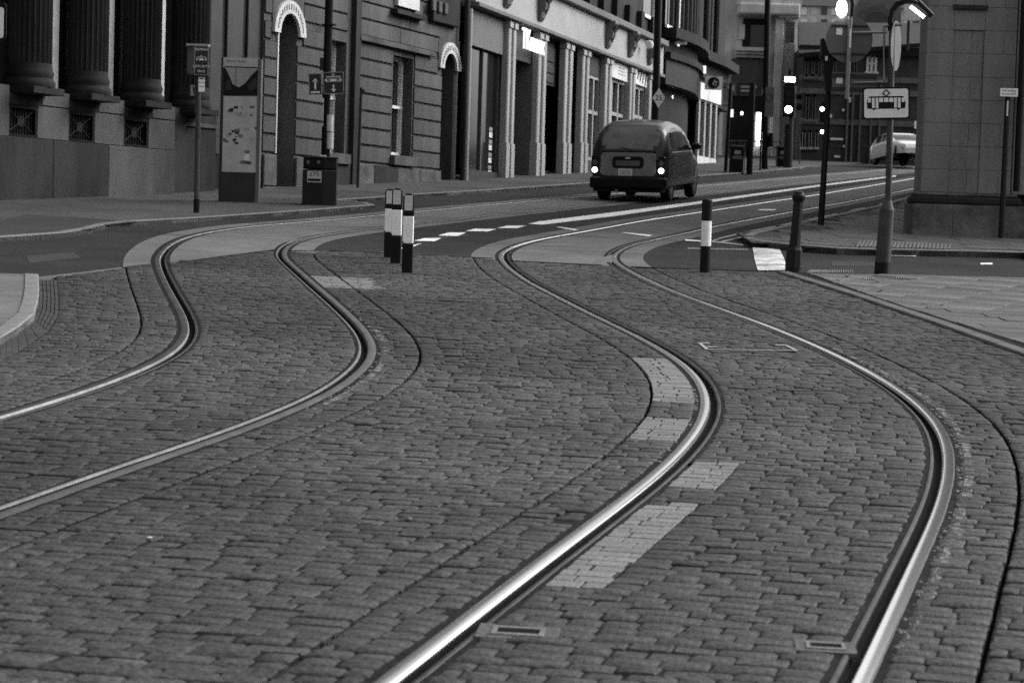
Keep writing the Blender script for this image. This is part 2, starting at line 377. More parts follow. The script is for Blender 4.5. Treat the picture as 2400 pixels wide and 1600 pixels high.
def light_patch(i, x, y):
    if i == 5 and (13.75 < y < 16.2 or 12.02 < y < 13.02): return True
    if i == 6:
        o_ = x - c3(y)
        if 10.55 < y < 11.36 and o_ < .34: return True
        if 8.2 < y < 10.05 and o_ < .33: return True
    if i in (3, 4) and 21.5 < y < 22.85 and x - c2(y) < .72: return True
    return False
def tilt(y): return -.11 * max(0., min(1., (19 - y) / 11.0)) + .03 * max(0., min(1., (y - 16) / 8))
sets = []      # (corner list, light, tone)
rng = random.Random(3)
v = 5.5
while v < 27.6:
    wrow = rng.uniform(.094, .116)
    for i, (a, b, tj) in enumerate(panels):
        # row mid line y = v + tilt*x
        def solve(c, vv):
            y = vv
            for _ in range(4): y = vv + tilt(vv) * c(max(c.y0, min(c.y1, y)))
            return c(y), y
        if i == 0 and v < 12.2: continue
        if i == 1 and v < 9.3: continue
        if i in (2, 3) and v < 7.0: continue
        jog = (i * 37 % 10) * .01
        if tj and (v % 1.93) < wrow: g = .02
        else: g = .009
        v0 = v + g / 2 + jog; v1 = v + wrow - g * .35 + jog
        (xl0, yl0), (xr0, yr0), (xl1, yl1), (xr1, yr1) = solve(a, v0), solve(b, v0), solve(a, v1), solve(b, v1)
        L = min(xr0 - xl0, xr1 - xl1)
        if L < .04: continue
        # visible part only
        lim = .27 * v + .35
        t = 0.0; first = True
        off_ = rng.uniform(.05, .2)
        while t < 1 - 1e-4:
            ln = (off_ if first else rng.choice((rng.uniform(.12, .18), rng.uniform(.16, .25)))) / L; first = False
            t2 = t + ln
            if 1 - t2 < .07 / L: t2 = 1.0
            t2 = min(t2, 1.0)
            if i == 6 and (10.5 < v < 11.4 or 8.15 < v < 10.1):
                xc = c3(v) * 1.0 + .335; tc_ = (xc - xl0) / (xr0 - xl0)
                if t < tc_ < t2: t2 = tc_
            gp = .0035 / L * rng.choice((.4, .8, 1.2, 2.2))
            ta, tb = t + gp, t2 - gp; t = t2
            if tb <= ta: continue
            def pt(u, k):
                if k == 0: return Vector((xl0 + (xr0 - xl0) * u, yl0 + (yr0 - yl0) * u))
                return Vector((xl1 + (xr1 - xl1) * u, yl1 + (yr1 - yl1) * u))
            q = [pt(ta, 0), pt(tb, 0), pt(tb, 1), pt(ta, 1)]
            cx = sum((p.x for p in q)) / 4; cy = sum((p.y for p in q)) / 4
            if abs(cx) > lim + .3 or cy > yb(cx) - .06: continue
            if hypot(cx, cy) < 5.9: continue
            sets.append((q, light_patch(i, cx, cy), i, cx, cy))
    v += wrow
def sett_geo(q, light, r):
    cx = sum(p.x for p in q) / 4; cy = sum(p.y for p in q) / 4; c = Vector((cx, cy))
    h = r.gauss(.001, .0026); tx, ty = r.gauss(0, .009), r.gauss(0, .014)
    if light: h *= .4; tx *= .4; ty *= .4
    out = []
    for k in range(4):
        p, pn, pp = q[k], q[(k + 1) % 4], q[k - 1]
        rr = r.uniform(.004, .016) if not light else .004
        j = (lambda: r.gauss(0, .0022)) if not light else (lambda: 0)
        e0 = (pp - p); e1 = (pn - p)
        out.append(p + e0 * min(.4, rr / max(.01, e0.length)) + Vector((j(), j()))); out.append(p + e1 * min(.4, rr / max(.01, e1.length)) + Vector((j(), j())))
    vs = []
    def z(p, dz): return gz(p.x, p.y) + h + (p.x - cx) * tx + (p.y - cy) * ty + dz
    ins = r.uniform(.006, .012) if not light else .004
    for p in out:
        d = (c - p); vs.append((p.x + d.x * min(.5, ins / d.length), p.y + d.y * min(.3, ins / d.length), z(p, 0)))
    for p in out: vs.append((p.x, p.y, z(p, -.0055)))
    for p in out: vs.append((p.x, p.y, z(p, -.03)))
    vs.append((cx, cy, z(c, r.uniform(.0, .0028))))
    fs = [(k, (k + 1) % 8, 24) for k in range(8)] + [(8 + k, 8 + (k + 1) % 8, (k + 1) % 8, k) for k in range(8)] + [(16 + k, 16 + (k + 1) % 8, 8 + (k + 1) % 8, 8 + k) for k in range(8)]
    tone = r.gauss(1, .075)
    tone = max(.6, min(1.5, tone)) if not light else r.uniform(.9, 1.12)
    return vs, fs, tone
view = [s for s in sets if abs(s[3]) < .243 * s[4] - .02 and s[4] > 7.05]
view.sort(key=lambda s: s[4]); near = set(id(s) for s in view[:300])
rest = MB(); rest.tone = []; restl = MB(); restl.tone = []
rs = random.Random(11)
for s in sets:
    vs, fs, tone = sett_geo(s[0], s[1], rs)
    if id(s) in near:
        m = MB(); o3 = Vector((s[3], s[4], gz(s[3], s[4])))
        m.add([Vector(p) - o3 for p in vs], fs); m.tone = [tone] * len(vs)
        m.build('sett', 'sett_light' if s[1] else 'sett', pav, loc=o3, smooth=True)
    else:
        t_ = restl if s[1] else rest; t_.add(vs, fs); t_.tone += [tone] * len(vs)
for t_, mm in ((rest, 'sett'), (restl, 'sett_light')):
    o = t_.build('sett_field', mm, pav, smooth=True, kind='stuff')
# ragged sealing strips along the rails
def seal(c, o0, o1, y0, y1, mat, name, z=-.004, amp=.012):
    r = random.Random(int(o0 * 1000) + int(y0 * 10)); n = int((y1 - y0) / .09); vs = []
    for k in range(n + 1):
        y = y0 + (y1 - y0) * k / n; sq = math.sqrt(1 + c.d(y) ** 2)
        for q, oo in enumerate((o0, o1)):
            x = c(y) + sq * (oo + (r.gauss(0, amp) if (q == 0) == (abs(o0) > abs(o1)) else 0)); vs.append((x, y, gz(x, y) + z + r.gauss(0, .0008)))
    MB().add(vs, [(2 * k, 2 * k + 1, 2 * k + 3, 2 * k + 2) for k in range(n)]).build(name, mat, pav)
for c, sg, ys in ((c1, -1, 9.3), (c2, 1, 7.0), (c3, -1, 5.6), (c4, 1, 5.6)):
    ye = cross(c) + .0
    seal(c, sg * (HEAD - .004), sg * (HEAD + .055), ys, ye, 'bitumen', 'rail_seal')
    seal(c, -sg * (LIP - .004), -sg * (LIP + .04), ys, ye, 'bitumen', 'rail_seal')
    for cc in ((sg * (HEAD + .0), sg * (HEAD + .04)), (-sg * LIP, -sg * (LIP + .04))):
        a_, b_ = (cc if cc[0] < cc[1] else cc[::-1])
        ribbon(Off(c, a_), Off(c, b_), ye, ye, YE, .0015, 110).build('rail_seal', 'bitumen', slab)
seal(c4, HEAD + .1, HEAD + .055, 8.2, 17.5, 'rubble_pale', 'mortar_fillet', .001, .012)
seal(c2, HEAD + .1, HEAD + .055, 12.5, 17.5, 'rubble_pale', 'mortar_fillet', .001, .01)
# crumbling mortar lumps beside the right-hand rails
lump = MB(); lump.tone = None
for c, sg, ys, n in ((c4, 1, (7.2, 16.5), 240), (c3, -1, (11.2, 14.5), 90), (c2, 1, (12.5, 20), 120)):
    for k in range(n):
        y = rs.uniform(*ys); x = c(y) + sg * rs.uniform(HEAD + .015, HEAD + .075); s_ = rs.uniform(.006, .019)
        z = gz(x, y) - .003
        p = [(x + rs.uniform(.6, 1.2) * s_ * cos(a), y + rs.uniform(.6, 1.5) * s_ * sin(a), z) for a in (0, 1.3, 2.5, 3.8, 5.1)]
        lump.add(p + [(x, y, z + s_ * rs.uniform(.4, .8))], [(i, (i + 1) % 5, 5) for i in range(5)])
lump.build('loose_mortar', 'rubble', pav, kind='stuff')
# ------------------------------------------------------------------ tram rails
def make_rail(c, sg, y0, y1, label, polish, corner, lip):
    root = thing('tram_rail', label, 'rail', (c(y0), y0, gz(c(y0), y0)), group='grooved tram rails set in the street')
    org = root.location
    ys = []; y = y0
    while y < y1: ys.append(y); y += .1 if y < 34 else (.3 if y < 60 else 1.0)
    def sweep(prof, name, mat):
        vs = []; n = len(prof)
        for y in ys:
            d = c.d(y); q = math.sqrt(1 + d * d); nx, ny = 1 / q, -d / q
            for (o, z) in prof:
                x_ = c(y) + nx * o * sg; y_ = y + ny * o * sg
                vs.append((x_ - org.x, y_ - org.y, gz(x_, y_) + z - org.z))
        fs = []
        for i in range(len(ys) - 1):
            for k in range(n - 1):
                f = (i * n + k, i * n + k + 1, (i + 1) * n + k + 1, (i + 1) * n + k); fs.append(f if sg < 0 else f[::-1])
        MB().add(vs, fs).build(name, mat, root, smooth=True)
    sweep([(.0742, -.07), (.0742, -.006), (.071, -.001), (.066, .001)], 'rail_side', 'rail_dull')
    sweep([(.066, .001), (.056, .003), (.04, .0042), (.024, .004), (.012, .0024)], 'head', polish)
    sweep([(.012, .0024), (.005, -.002), (.0015, -.008), (0, -.016)], 'gauge_corner', corner)
    sweep([(0, -.016), (-.002, -.04), (-.012, -.05), (-.03, -.05), (-.042, -.042), (-.0455, -.012)], 'groove', 'rail_groove')
    sweep([(-.0455, -.012), (-.0475, -.003), (-.052, 0), (-.0645, 0), (-.068, -.004), (-.068, -.07)], 'check_lip', lip)
    return root
make_rail(c1, -1, 9.3, YE, 'leftmost grooved tram rail, curving off the left edge', 'rail_dull', 'rail_lip', 'rail_dull')
make_rail(c2, 1, 6.9, YE, 'second tram rail from the left, with dark wide groove', 'rail_grey', 'rail_dull', 'rail_lip')
make_rail(c3, -1, 5.5, YE, 'third tram rail from the left, bright polished and running out at the bottom centre', 'rail_polished', 'rail_polished', 'rail_dull')
make_rail(c4, 1, 5.5, YE, 'rightmost tram rail, polished and bending round the right side', 'rail_polished', 'rail_polished', 'rail_dull')
# ------------------------------------------------------------------ pavements and kerbs
def clip(poly, a, b):
    "keep the part of a polygon left of the line a->b"
    out = []
    n = len(poly)
    def s(p): return (b[0] - a[0]) * (p[1] - a[1]) - (b[1] - a[1]) * (p[0] - a[0])
    for i in range(n):
        p, q = poly[i], poly[(i + 1) % n]; sp, sq = s(p), s(q)
        if sp >= 0: out.append(p)
        if (sp >= 0) != (sq >= 0):
            t = sp / (sp - sq); out.append((p[0] + (q[0] - p[0]) * t, p[1] + (q[1] - p[1]) * t))
    return out
def area(p): return abs(sum(p[i][0] * p[i - 1][1] - p[i - 1][0] * p[i][1] for i in range(len(p)))) / 2
def shrink(poly, d):
    cx = sum(p[0] for p in poly) / len(poly); cy = sum(p[1] for p in poly) / len(poly); o = []
    for p in poly:
        l = hypot(p[0] - cx, p[1] - cy); k = max(.5, 1 - d / max(l, .05)); o.append((cx + (p[0] - cx) * k, cy + (p[1] - cy) * k))
    return o
def slab_piece(poly, z, parent, name, mat, r, th=.05):
    poly = shrink(poly, .011); cx = sum(p[0] for p in poly) / len(poly); cy = sum(p[1] for p in poly) / len(poly)
    inn = shrink(poly, .008); n = len(poly); dz = r.gauss(0, .002); tx, ty = r.gauss(0, .003), r.gauss(0, .003)
    if area(poly) < 0: pass
    if sum((poly[i - 1][0] * poly[i][1] - poly[i][0] * poly[i - 1][1]) for i in range(n)) < 0: poly = poly[::-1]; inn = inn[::-1]
    org = Vector((cx, cy, gz(cx, cy) + z))
    def zz(p, e): return gz(p[0], p[1]) + z + dz + (p[0] - cx) * tx + (p[1] - cy) * ty + e
    vs = [Vector((p[0], p[1], zz(p, 0))) - org for p in inn] + [Vector((p[0], p[1], zz(p, -.005))) - org for p in poly] + [Vector((p[0], p[1], zz(p, -th))) - org for p in poly]
    fs = [tuple(range(n))] + [(n + k, n + (k + 1) % n, (k + 1) % n, k) for k in range(n)] + [(2 * n + k, 2 * n + (k + 1) % n, n + (k + 1) % n, n + k) for k in range(n)]
    m = MB().add(vs, fs); m.tone = [max(.7, min(1.35, r.gauss(1, .1)))] * len(vs)
    return m.build(name, mat, parent, loc=org)
def sheet(pts, z, name, mat, parent=None, z0=-.16):
    m = MB(); n = len(pts)
    if sum(pts[i - 1][0] * pts[i][1] - pts[i][0] * pts[i - 1][1] for i in range(n)) < 0: pts = pts[::-1]
    m.add([(x, y, gz(x, y) + z) for x, y in pts] + [(x, y, gz(x, y) + z0) for x, y in pts], [tuple(range(n))] + [(n + i, n + (i + 1) % n, (i + 1) % n, i) for i in range(n)])
    return m.build(name, mat, parent)
def kerb(pts, wd, h, parent, mat='kerb', ln=.9, side=1, lo=-.12):
    "row of kerb stones along a plan polyline; the stones lie to the left of it (side=1)"
    k = 0
    for a, b in zip(pts[:-1], pts[1:]):
        a = Vector(a[:2]); b = Vector(b[:2]); L = (b - a).length; n = max(1, round(L / ln)); d = (b - a) / L; nn = Vector((-d.y, d.x)) * side
        for i in range(n):
            p = a + d * (L * i / n + .003); q = a + d * (L * (i + 1) / n - .003); k += 1
            e = .012
            prof = [(0, lo), (0, h - e), (e, h), (wd, h), (wd, lo)]
            vs = []
            org = Vector((p.x, p.y, gz(p.x, p.y)))
            for t in (p, q):
                for (o_, z) in prof: x, y = t.x + nn.x * o_, t.y + nn.y * o_; vs.append(Vector((x, y, gz(x, y) + z)) - org)
            fs = [(j, j + 1, 6 + j, 5 + j) for j in range(4)] + [(0, 5, 9, 4), (4, 3, 2, 1, 0), (5, 6, 7, 8, 9)]
            MB().add(vs, fs).build('kerb_stone', mat, parent, loc=org)
def xy(px, py): p = G(px, py); return (p.x, p.y)
rp = random.Random(21)
# --- near right pavement
pr = bpy.data.objects.new('pavement', None); C.objects.link(pr); pr['kind'] = 'structure'
KH = .028
k0, k1 = Vector(KRB.p[-1]), Vector(KRB.p[0]); kd = (k1 - k0).normalized(); kn = Vector((-kd.y, kd.x))     # kerb runs from far tip to the near right
if kn.x < 0: kn = -kn
fy = xy(1850, 641), xy(2400, 652)
tipx = xy(1850, 641)
kp = [xy(1822, 640), xy(2000, 696), xy(2200, 764), xy(2400, 836), (9.2, 8.0)]
kerb(kp, .14, KH, pr, 'kerb_dark', .9, side=1 if ((Vector(kp[1]) - Vector(kp[0])).x * 1 - 0) < 0 else 1)
inner = [(p[0] + kn.x * .15, p[1] + kn.y * .15) for p in kp]
zone = inner + [(14, 9), (14, fy[1][1] + .4), fy[1], fy[0]]
sheet(zone, KH - .012, 'bedding', 'mortar', pr)
def flags(origin, ang, du, dv, nu, nv, clips, z, parent, mat='flag', stag=.5, vis=None):
    ca, sa = cos(ang), sin(ang)
    for j in range(nv):
        u = -rp.uniform(0, du * stag)
        while u < nu * du:
            l = du * rp.uniform(.75, 1.2)
            q = [(u, j * dv), (u + l, j * dv), (u + l, (j + 1) * dv), (u, (j + 1) * dv)]; u += l
            P = [(origin[0] + a * ca - b * sa, origin[1] + a * sa + b * ca) for a, b in q]
            for (a, b) in clips:
                if P: P = clip(P, a, b)
            if len(P) >= 3 and area(P) > .01:
                cx = sum(p[0] for p in P) / len(P); cy = sum(p[1] for p in P) / len(P)
                if abs(cx) < .262 * cy + .3 or (vis and vis(cx, cy)): slab_piece(P, z, parent, 'flagstone', mat, rp)
ka, kb_ = inner[0], inner[3]
kclip = [(inner[i], inner[i + 1]) for i in range(4)]
mid = xy(1850, 716)[1]
kc = [(b, a) if ((b[0] - a[0]) * (20 - a[1]) - (b[1] - a[1]) * (12 - a[0])) < 0 else (a, b) for a, b in kclip]
flags((3.2, mid), 0, .95, .42, 10, 0, kc, KH, pr)
nr = int((mid - 12.0) / .36)
flags((3.0, mid - nr * .36), 0, 1.1, .36, 9, nr, kc, KH, pr)
# far part of the pavement: joints run away from us, turned to the right
flags((2.2, mid - 2), radians(62), .75, .62, 18, -0, kc, KH, pr)
for col_ in range(14):
    pass
ang = radians(63)
flags((14.5, mid - 9.0), ang, .8, .6, 30, 34, kc + [((0, mid + .005), (1, mid + .005)), ((fy[1][0], fy[1][1] - .18), (fy[0][0], fy[0][1] - .18))], KH, pr)
kerb([fy[1], fy[0]], .15, KH - .02, pr, 'kerb_dark', .9, side=1)
# ribbed drain covers and tactile plates
def ribbed(pxs, name, z, n, parent, mat='kerb'):
    q = [G(*p) for p in pxs]; m = MB()
    for i in range(n):
        u0, u1 = (i + .1) / n, (i + .55) / n
        P = []
        for u, e in ((u0, 0), (u1, 0), (u1, 1), (u0, 1)):
            a = q[0].lerp(q[1], u); b = q[3].lerp(q[2], u); p = a.lerp(b, e); P.append((p.x, p.y, gz(p.x, p.y)))
        m.prism_xy([(p[0], p[1], p[2]) for p in P], z - .01, z + .008)
    return m.build(name, mat, parent)
ribbed([(1890, 644), (2004, 646), (2000, 639), (1900, 638)], 'drain_cover', KH, 20, pr)
ribbed([(2022, 661), (2055, 663), (2048, 654), (2030, 653)], 'tactile_plate', KH, 6, pr)
ribbed([(2098, 659), (2136, 661), (2128, 654), (2100, 653)], 'tactile_plate', KH, 6, pr)
# --- far right pavement in front of the pier building
pf = bpy.data.objects.new('pavement', None); C.objects.link(pf); pf['kind'] = 'structure'
kq = [(1742, 570), (1757, 576), (1800, 582), (1870, 589), (1960, 596), (2060, 599), (2250, 602), (2420, 606)]
kfar = [(1742, 566), (1756, 559), (1800, 549), (1862, 535), (1960, 513), (2060, 490), (2150, 462)]
A_ = [xy(*p) for p in kq]; B_ = [xy(*p) for p in kfar]
B_ = B_ + [(B_[-1][0] + 40 * .31, B_[-1][1] + 40)]
FH = .1
kerb(A_, .14, FH, pf, 'kerb', .9, side=1); kerb(B_, .14, FH, pf, 'kerb', .9, side=-1)
sheet(A_[::-1] + B_ + [(60, B_[-1][1]), (60, A_[-1][1] + 2)], FH - .014, 'bedding', 'mortar', pf)
big = [(A_[i], A_[i + 1]) for i in range(len(A_) - 1)]
def inzone(x, y):
    # inside the far pavement outline
    if x < min(B_[0][0], A_[0][0]): return False
    for i in range(len(A_) - 1):
        a, b = A_[i], A_[i + 1]
        if a[0] <= x <= b[0] and y < a[1] + (b[1] - a[1]) * (x - a[0]) / (b[0] - a[0]) + .1: return False
    for i in range(len(B_) - 1):
        a, b = B_[i], B_[i + 1]
        if a[1] <= y <= b[1] and x < a[0] + (b[0] - a[0]) * (y - a[1]) / (b[1] - a[1]) + .1: return False
    return y > A_[0][1] - 2
y = A_[-1][1] - 2.5
while y < 60:
    x = 3.4 + rp.uniform(0, .4); dv = .62
    while x < .26 * y + .5:
        l = rp.uniform(.6, .95)
        P = [(x, y), (x + l, y), (x + l, y + dv), (x, y + dv)]
        if all(inzone(*p) for p in P): slab_piece(P, FH, pf, 'flagstone', 'flag', rp)
        elif inzone(x + l / 2, y + dv / 2):
            sheet([p for p in shrink(P, .02)], FH - .006, 'flag_infill', 'footway', pf, FH - .03)
        x += l
    y += dv
ribbed([(2005, 594), (2230, 599), (2232, 588), (2015, 578)], 'tactile_paving', FH, 24, pf, 'kerb')
# --- left pavement
pl_ = bpy.data.objects.new('pavement', None); C.objects.link(pl_); pl_['kind'] = 'structure'
lk = [(-60, 571), (0, 567), (150, 556), (215, 545), (250, 535), (300, 529), (500, 517), (640, 507), (760, 498), (880, 488), (860, 482), (790, 476), (880, 470), (971, 462), (1120, 453), (1396, 433), (1638, 417), (1788, 405), (1850, 399), (1900, 393)]
LK = [xy(*p) for p in lk]
LKx = [(LK[0][0] - 25, LK[0][1] - 8)] + LK
kerb(LK[:16], .15, .065, pl_, 'kerb', 1.0, side=1)
kerb(LK[15:], .15, .065, pl_, 'kerb', 3.0, side=1)
sheet(LKx + [(24, 127), (-40, 127), (-60, 20)], .058, 'footway_surface', 'footway', pl_)
# darker tarmac strip along the side road end of that pavement
sheet([xy(-60, 545), xy(60, 512), xy(320, 528), xy(240, 537), xy(215, 546), xy(150, 554), xy(0, 563)], .062, 'footway_patch', 'footway_dark', pl_, .05)
# --- island on the left edge
il = bpy.data.objects.new('traffic_island', None); C.objects.link(il); il['kind'] = 'structure'
ko = [(90, 656), (92, 690), (90, 717), (81, 751), (42, 784), (0, 810), (-60, 842)]
KO = [xy(*p) for p in ko]
sheet(KO + [(KO[-1][0] - 4, KO[-1][1]), (KO[0][0] - 6, KO[0][1])], .055, 'island_surface', 'concrete_old', il)
kerb(KO, .135, .065, il, 'kerb', .6, side=-1)
ch = [(134, 656), (138, 706), (137, 740), (113, 776), (43, 824), (0, 842), (-60, 868)]
for j in range(5):
    t0, t1 = j / 5 + .02, (j + 1) / 5 - .02
    for (a, b), (c_, d_) in zip(zip(ko[:-1], ko[1:]), zip(ch[:-1], ch[1:])):
        n = 3
        for q in range(n):
            u0, u1 = q / n + .01, (q + 1) / n - .01
            def mixp(t, u):
                p = Vector(a).lerp(Vector(b), u); s_ = Vector(c_).lerp(Vector(d_), u); return xy(*p.lerp(s_, t))
            P = [mixp(t0, u0), mixp(t1, u0), mixp(t1, u1), mixp(t0, u1)]
            sheet(P, .004 - .003 * (j % 2), 'channel_brick', 'channel', il, -.03)
m = MB()
P = [xy(*p) for p in ch] + [xy(*p) for p in ko[::-1]]
m.add([(x, y, gz(x, y) - .006) for x, y in P], [tuple(range(len(P)))]); m.build('channel_bed', 'mortar', il)
# pale edging between the setts and the tarmac on the left
ed = [xy(*p) for p in ((-60, 669), (0, 661), (90, 650), (200, 638), (285, 627))]
for a, b in zip(ed[:-1], ed[1:]):
    sheet([a, b, (b[0], b[1] - .22), (a[0], a[1] - .22)], .006, 'edging_strip', 'concrete_old', il, -.05)
# ------------------------------------------------------------------ road markings
def mark(pxs, mat='paint', z=.003, name='road_marking'):
    P = [xy(*p) for p in pxs]
    if sum(P[i - 1][0] * P[i][1] - P[i][0] * P[i - 1][1] for i in range(len(P))) < 0: P = P[::-1]
    return MB().add([(x, y, gz(x, y) + z) for x, y in P], [tuple(range(len(P)))]).build(name, mat, road)
def z8(p): return (600 + .442 * p[0], 380 + .442 * p[1])
for q in ([(665, 480), (760, 458), (880, 430), (835, 448)], [(838, 418), (890, 404), (985, 404), (945, 420)], [(965, 390), (1020, 374), (1115, 374), (1070, 392)],
          [(1110, 366), (1160, 354), (1275, 356), (1230, 368)], [(1280, 350), (1330, 338), (1435, 337), (1385, 350)]):
    mark([z8(p) for p in q])
mark([z8((1445, 328)), z8((1500, 315)), z8((1900, 266)), (1640, 472), (1900, 436), (2100, 411), (2100, 414), (1900, 440), (1640, 478), z8((1900, 287)), z8((1520, 332))])
for q in ([(1303, 533), (1313, 533), (1356, 539), (1346, 541)], [(1455, 546), (1465, 546), (1530, 552), (1520, 555)], [(1606, 562), (1645, 565), (1643, 567), (1606, 565)],
          [(1778, 491), (1818, 491), (1818, 494), (1778, 494)], [(2085, 597), (2149, 599), (2146, 602), (2085, 600)], [(2298, 617), (2326, 617), (2326, 621), (2298, 621)]):
    mark(q, z=.008)
for i in range(34):
    x = 1612 + i * 4.2; mark([(x, 581 + i * .09), (x + 2.6, 581 + i * .09), (x + 1.6, 584 + i * .09), (x - 1, 584 + i * .09)], 'paint_dull', .005)
# double lines round the corner
dl = [(1668, 566), (1690, 558), (1740, 546), (1846, 525), (1960, 502), (2060, 480), (2150, 459), (2260, 432)]
dm = [(1690, 567), (1712, 562), (1760, 550), (1850, 531), (1960, 508), (2060, 486), (2150, 464), (2260, 437)]
for L_ in (dl, dm):
    mark([(x, y - 1.6) for x, y in L_] + [(x, y + 1.6) for x, y in L_[::-1]], 'paint_dull')
mark([(1668, 565), (1690, 566.5), (1742, 573), (1742, 576), (1690, 570), (1668, 568)], 'paint_dull', .004)
# worn white block by the corner
M('paint_worn', .5, .7, var=.9, scale=2.2, fine=.3)
mark([(1764, 579), (1825, 580), (1838, 606), (1846, 633), (1776, 634), (1768, 606)], 'paint_worn', .003)
# white line at the left edge and the pale strip behind
mark([(-30, 652), (0, 653), (28, 656), (40, 660), (-30, 664)], 'paint', .012)
# long mark beside the near kerb lines
def stroke(p, q, wd, mat='paint_dull', z=.006):
    a, b = Vector(xy(*p)), Vector(xy(*q)); d = (b - a).normalized(); n = Vector((-d.y, d.x)) * wd / 2
    P = [a + n, b + n, b - n, a - n]
    MB().add([(v.x, v.y, gz(v.x, v.y) + z) for v in P], [(0, 1, 2, 3)]).build('painted_arrow', mat, pav)
for p, q, wd in (((1656, 820), (1868, 824), .03), ((1640, 806), (1658, 821), .03), ((1636, 806), (1664, 806), .05), ((1656, 815), (1682, 815), .05),
                 ((1818, 811), (1844, 811), .05), ((1842, 811), (1868, 824), .03), ((1838, 823), (1866, 824), .05)):
    stroke(p, q, wd, 'paint_dull', .009)
# saw cuts where tarmac and concrete meet the setts
for c, (oa, ob) in ((None, (0, 0)),):
    seg = [((440, 612), (640, 586)), ((1200, 612), (1410, 622)), ((1480, 626), (1780, 636)), ((296, 626), (352, 620)), ((770, 588), (1155, 606))]
    for a, b in seg:
        pa, pb = xy(*a), xy(*b); sheet([pa, pb, (pb[0], pb[1] + .1), (pa[0], pa[1] + .1)], .0035, 'joint_filler', 'bitumen', slab, -.05)
for cl, cr in ((T1L, T1R), (T2L, T2R)):
    y_ = 29.0
    while y_ < 70:
        xa_, xb_ = cl(y_), cr(y_ - .25)
        MB().add([(xa_, y_, gz(xa_, y_) + .0016), (xb_, y_ - .25, gz(xb_, y_ - .25) + .0016), (xb_, y_ - .225, gz(xb_, y_ - .225) + .0016), (xa_, y_ + .025, gz(xa_, y_ + .025) + .0016)], [(0, 1, 2, 3)]).build('slab_joint', 'footway_dark', slab); y_ += rp.uniform(3.2, 4.6)
for pq in ([(580, 570), (690, 559), (712, 563), (600, 574)], [(1262, 571), (1345, 570), (1350, 574), (1258, 576)], [(1400, 606), (1440, 596), (1448, 612), (1396, 618)], [(930, 508), (1010, 502), (1016, 506), (936, 512)]):
    sheet([xy(*t) for t in pq], .0022, 'slab_patch', 'concrete_old', slab, -.01)
for pq in ([(1000, 556), (1090, 546), (1100, 552), (1012, 562)], [(60, 600), (170, 590), (190, 604), (70, 616)], [(1950, 612), (2060, 614), (2070, 625), (1950, 622)], [(1380, 530), (1500, 512), (1512, 516), (1392, 535)]):
    mark(pq, 'footway_dark', -.001, 'tarmac_patch')
# concrete repair plates near the left-hand rails
for q in ([(700, 590), (748, 590), (735, 594), (690, 592)],):
    sheet([xy(*p) for p in q], .006, 'repair_plate', 'concrete', pav, -.03)
# rail drain boxes
def drain(px, w_, d_):
    r = thing('rail_drain', 'small iron rail drain box with a pale frame at %s' % ('the bottom centre' if px[0] < 1500 else 'the bottom right'), 'drain', G(*px))
    box(-w_ / 2, w_ / 2, -d_ / 2, d_ / 2, -.02, .004).build('plate', 'kerb_dark', r)
    m = MB()
    m.box(-w_ * .32, w_ * .32, -d_ * .3, -d_ * .18, .004, .009).box(-w_ * .32, w_ * .32, d_ * .18, d_ * .3, .004, .009).box(-w_ * .32, -w_ * .26, -d_ * .18, d_ * .18, .004, .009).box(w_ * .26, w_ * .32, -d_ * .18, d_ * .18, .004, .009)
    m.build('frame', 'kerb', r); box(-w_ * .26, w_ * .26, -d_ * .18, d_ * .18, .004, .0055).build('slot', 'crack', r)
    r.rotation_euler = (atan2(SY, 1), -atan2(SX, 1), -.1)
drain((1215, 1482), .3, .2); drain((1935, 1516), .22, .16)
# litter: stone, gum, leaves
def pebble(px, s_, label, mat, name='pebble', flat=.6):
    m = MB(); r = random.Random(px[0]); vs = []; p = G(*px)
    for i in range(6):
        for j in range(8):
            th = pi * (i + .5) / 6; k = s_ * r.uniform(.85, 1.12)
            vs.append((k * sin(th) * cos(j * pi / 4), k * sin(th) * sin(j * pi / 4), s_ * flat * .9 + k * flat * cos(th)))
    fs = [(i * 8 + j, (i + 1) * 8 + j, (i + 1) * 8 + (j + 1) % 8, i * 8 + (j + 1) % 8) for i in range(5) for j in range(8)] + [tuple(range(8)), tuple(range(47, 39, -1))]
    o = m.add(vs, fs).build(name, mat, smooth=True, loc=p + Vector((0, 0, .001))); tag(o, label, 'stone' if name == 'pebble' else 'litter'); return o
pebble((957, 1220), .017, 'small round stone lying on the setts below the centre', 'rubble')
pebble((350, 1260), .014, 'flat pale blob of gum on the setts at lower left', 'gum', 'chewing_gum', .15)
lr = random.Random(5)
for i, p in enumerate(((1985, 655), (1965, 662), (2040, 672), (2055, 668), (2160, 722), (2175, 727), (2205, 724), (1878, 667), (1900, 708), (1990, 705), (2012, 709), (2155, 754), (2100, 744), (2060, 690))):
    g = G(*p); m = MB(); s_ = lr.uniform(.03, .05); a0 = lr.uniform(0, 6)
    vs = [(s_ * k * cos(a0 + a), s_ * k * sin(a0 + a), .004 + lr.uniform(0, .02)) for a, k in ((0, 1.3), (.9, .7), (1.8, .9), (2.7, .6), (3.6, 1), (4.6, .6), (5.4, .9))]
    m.add(vs + [(0, 0, .012)], [(k, (k + 1) % 7, 7) for k in range(7)])
    tag(m.build('fallen_leaf', 'leaf', loc=g + Vector((0, 0, KH if p[0] > 1940 and p[1] < 730 else .01))), 'dry curled leaf lying along the kerb of the right pavement', 'leaf', 'dry leaves along the right kerb')
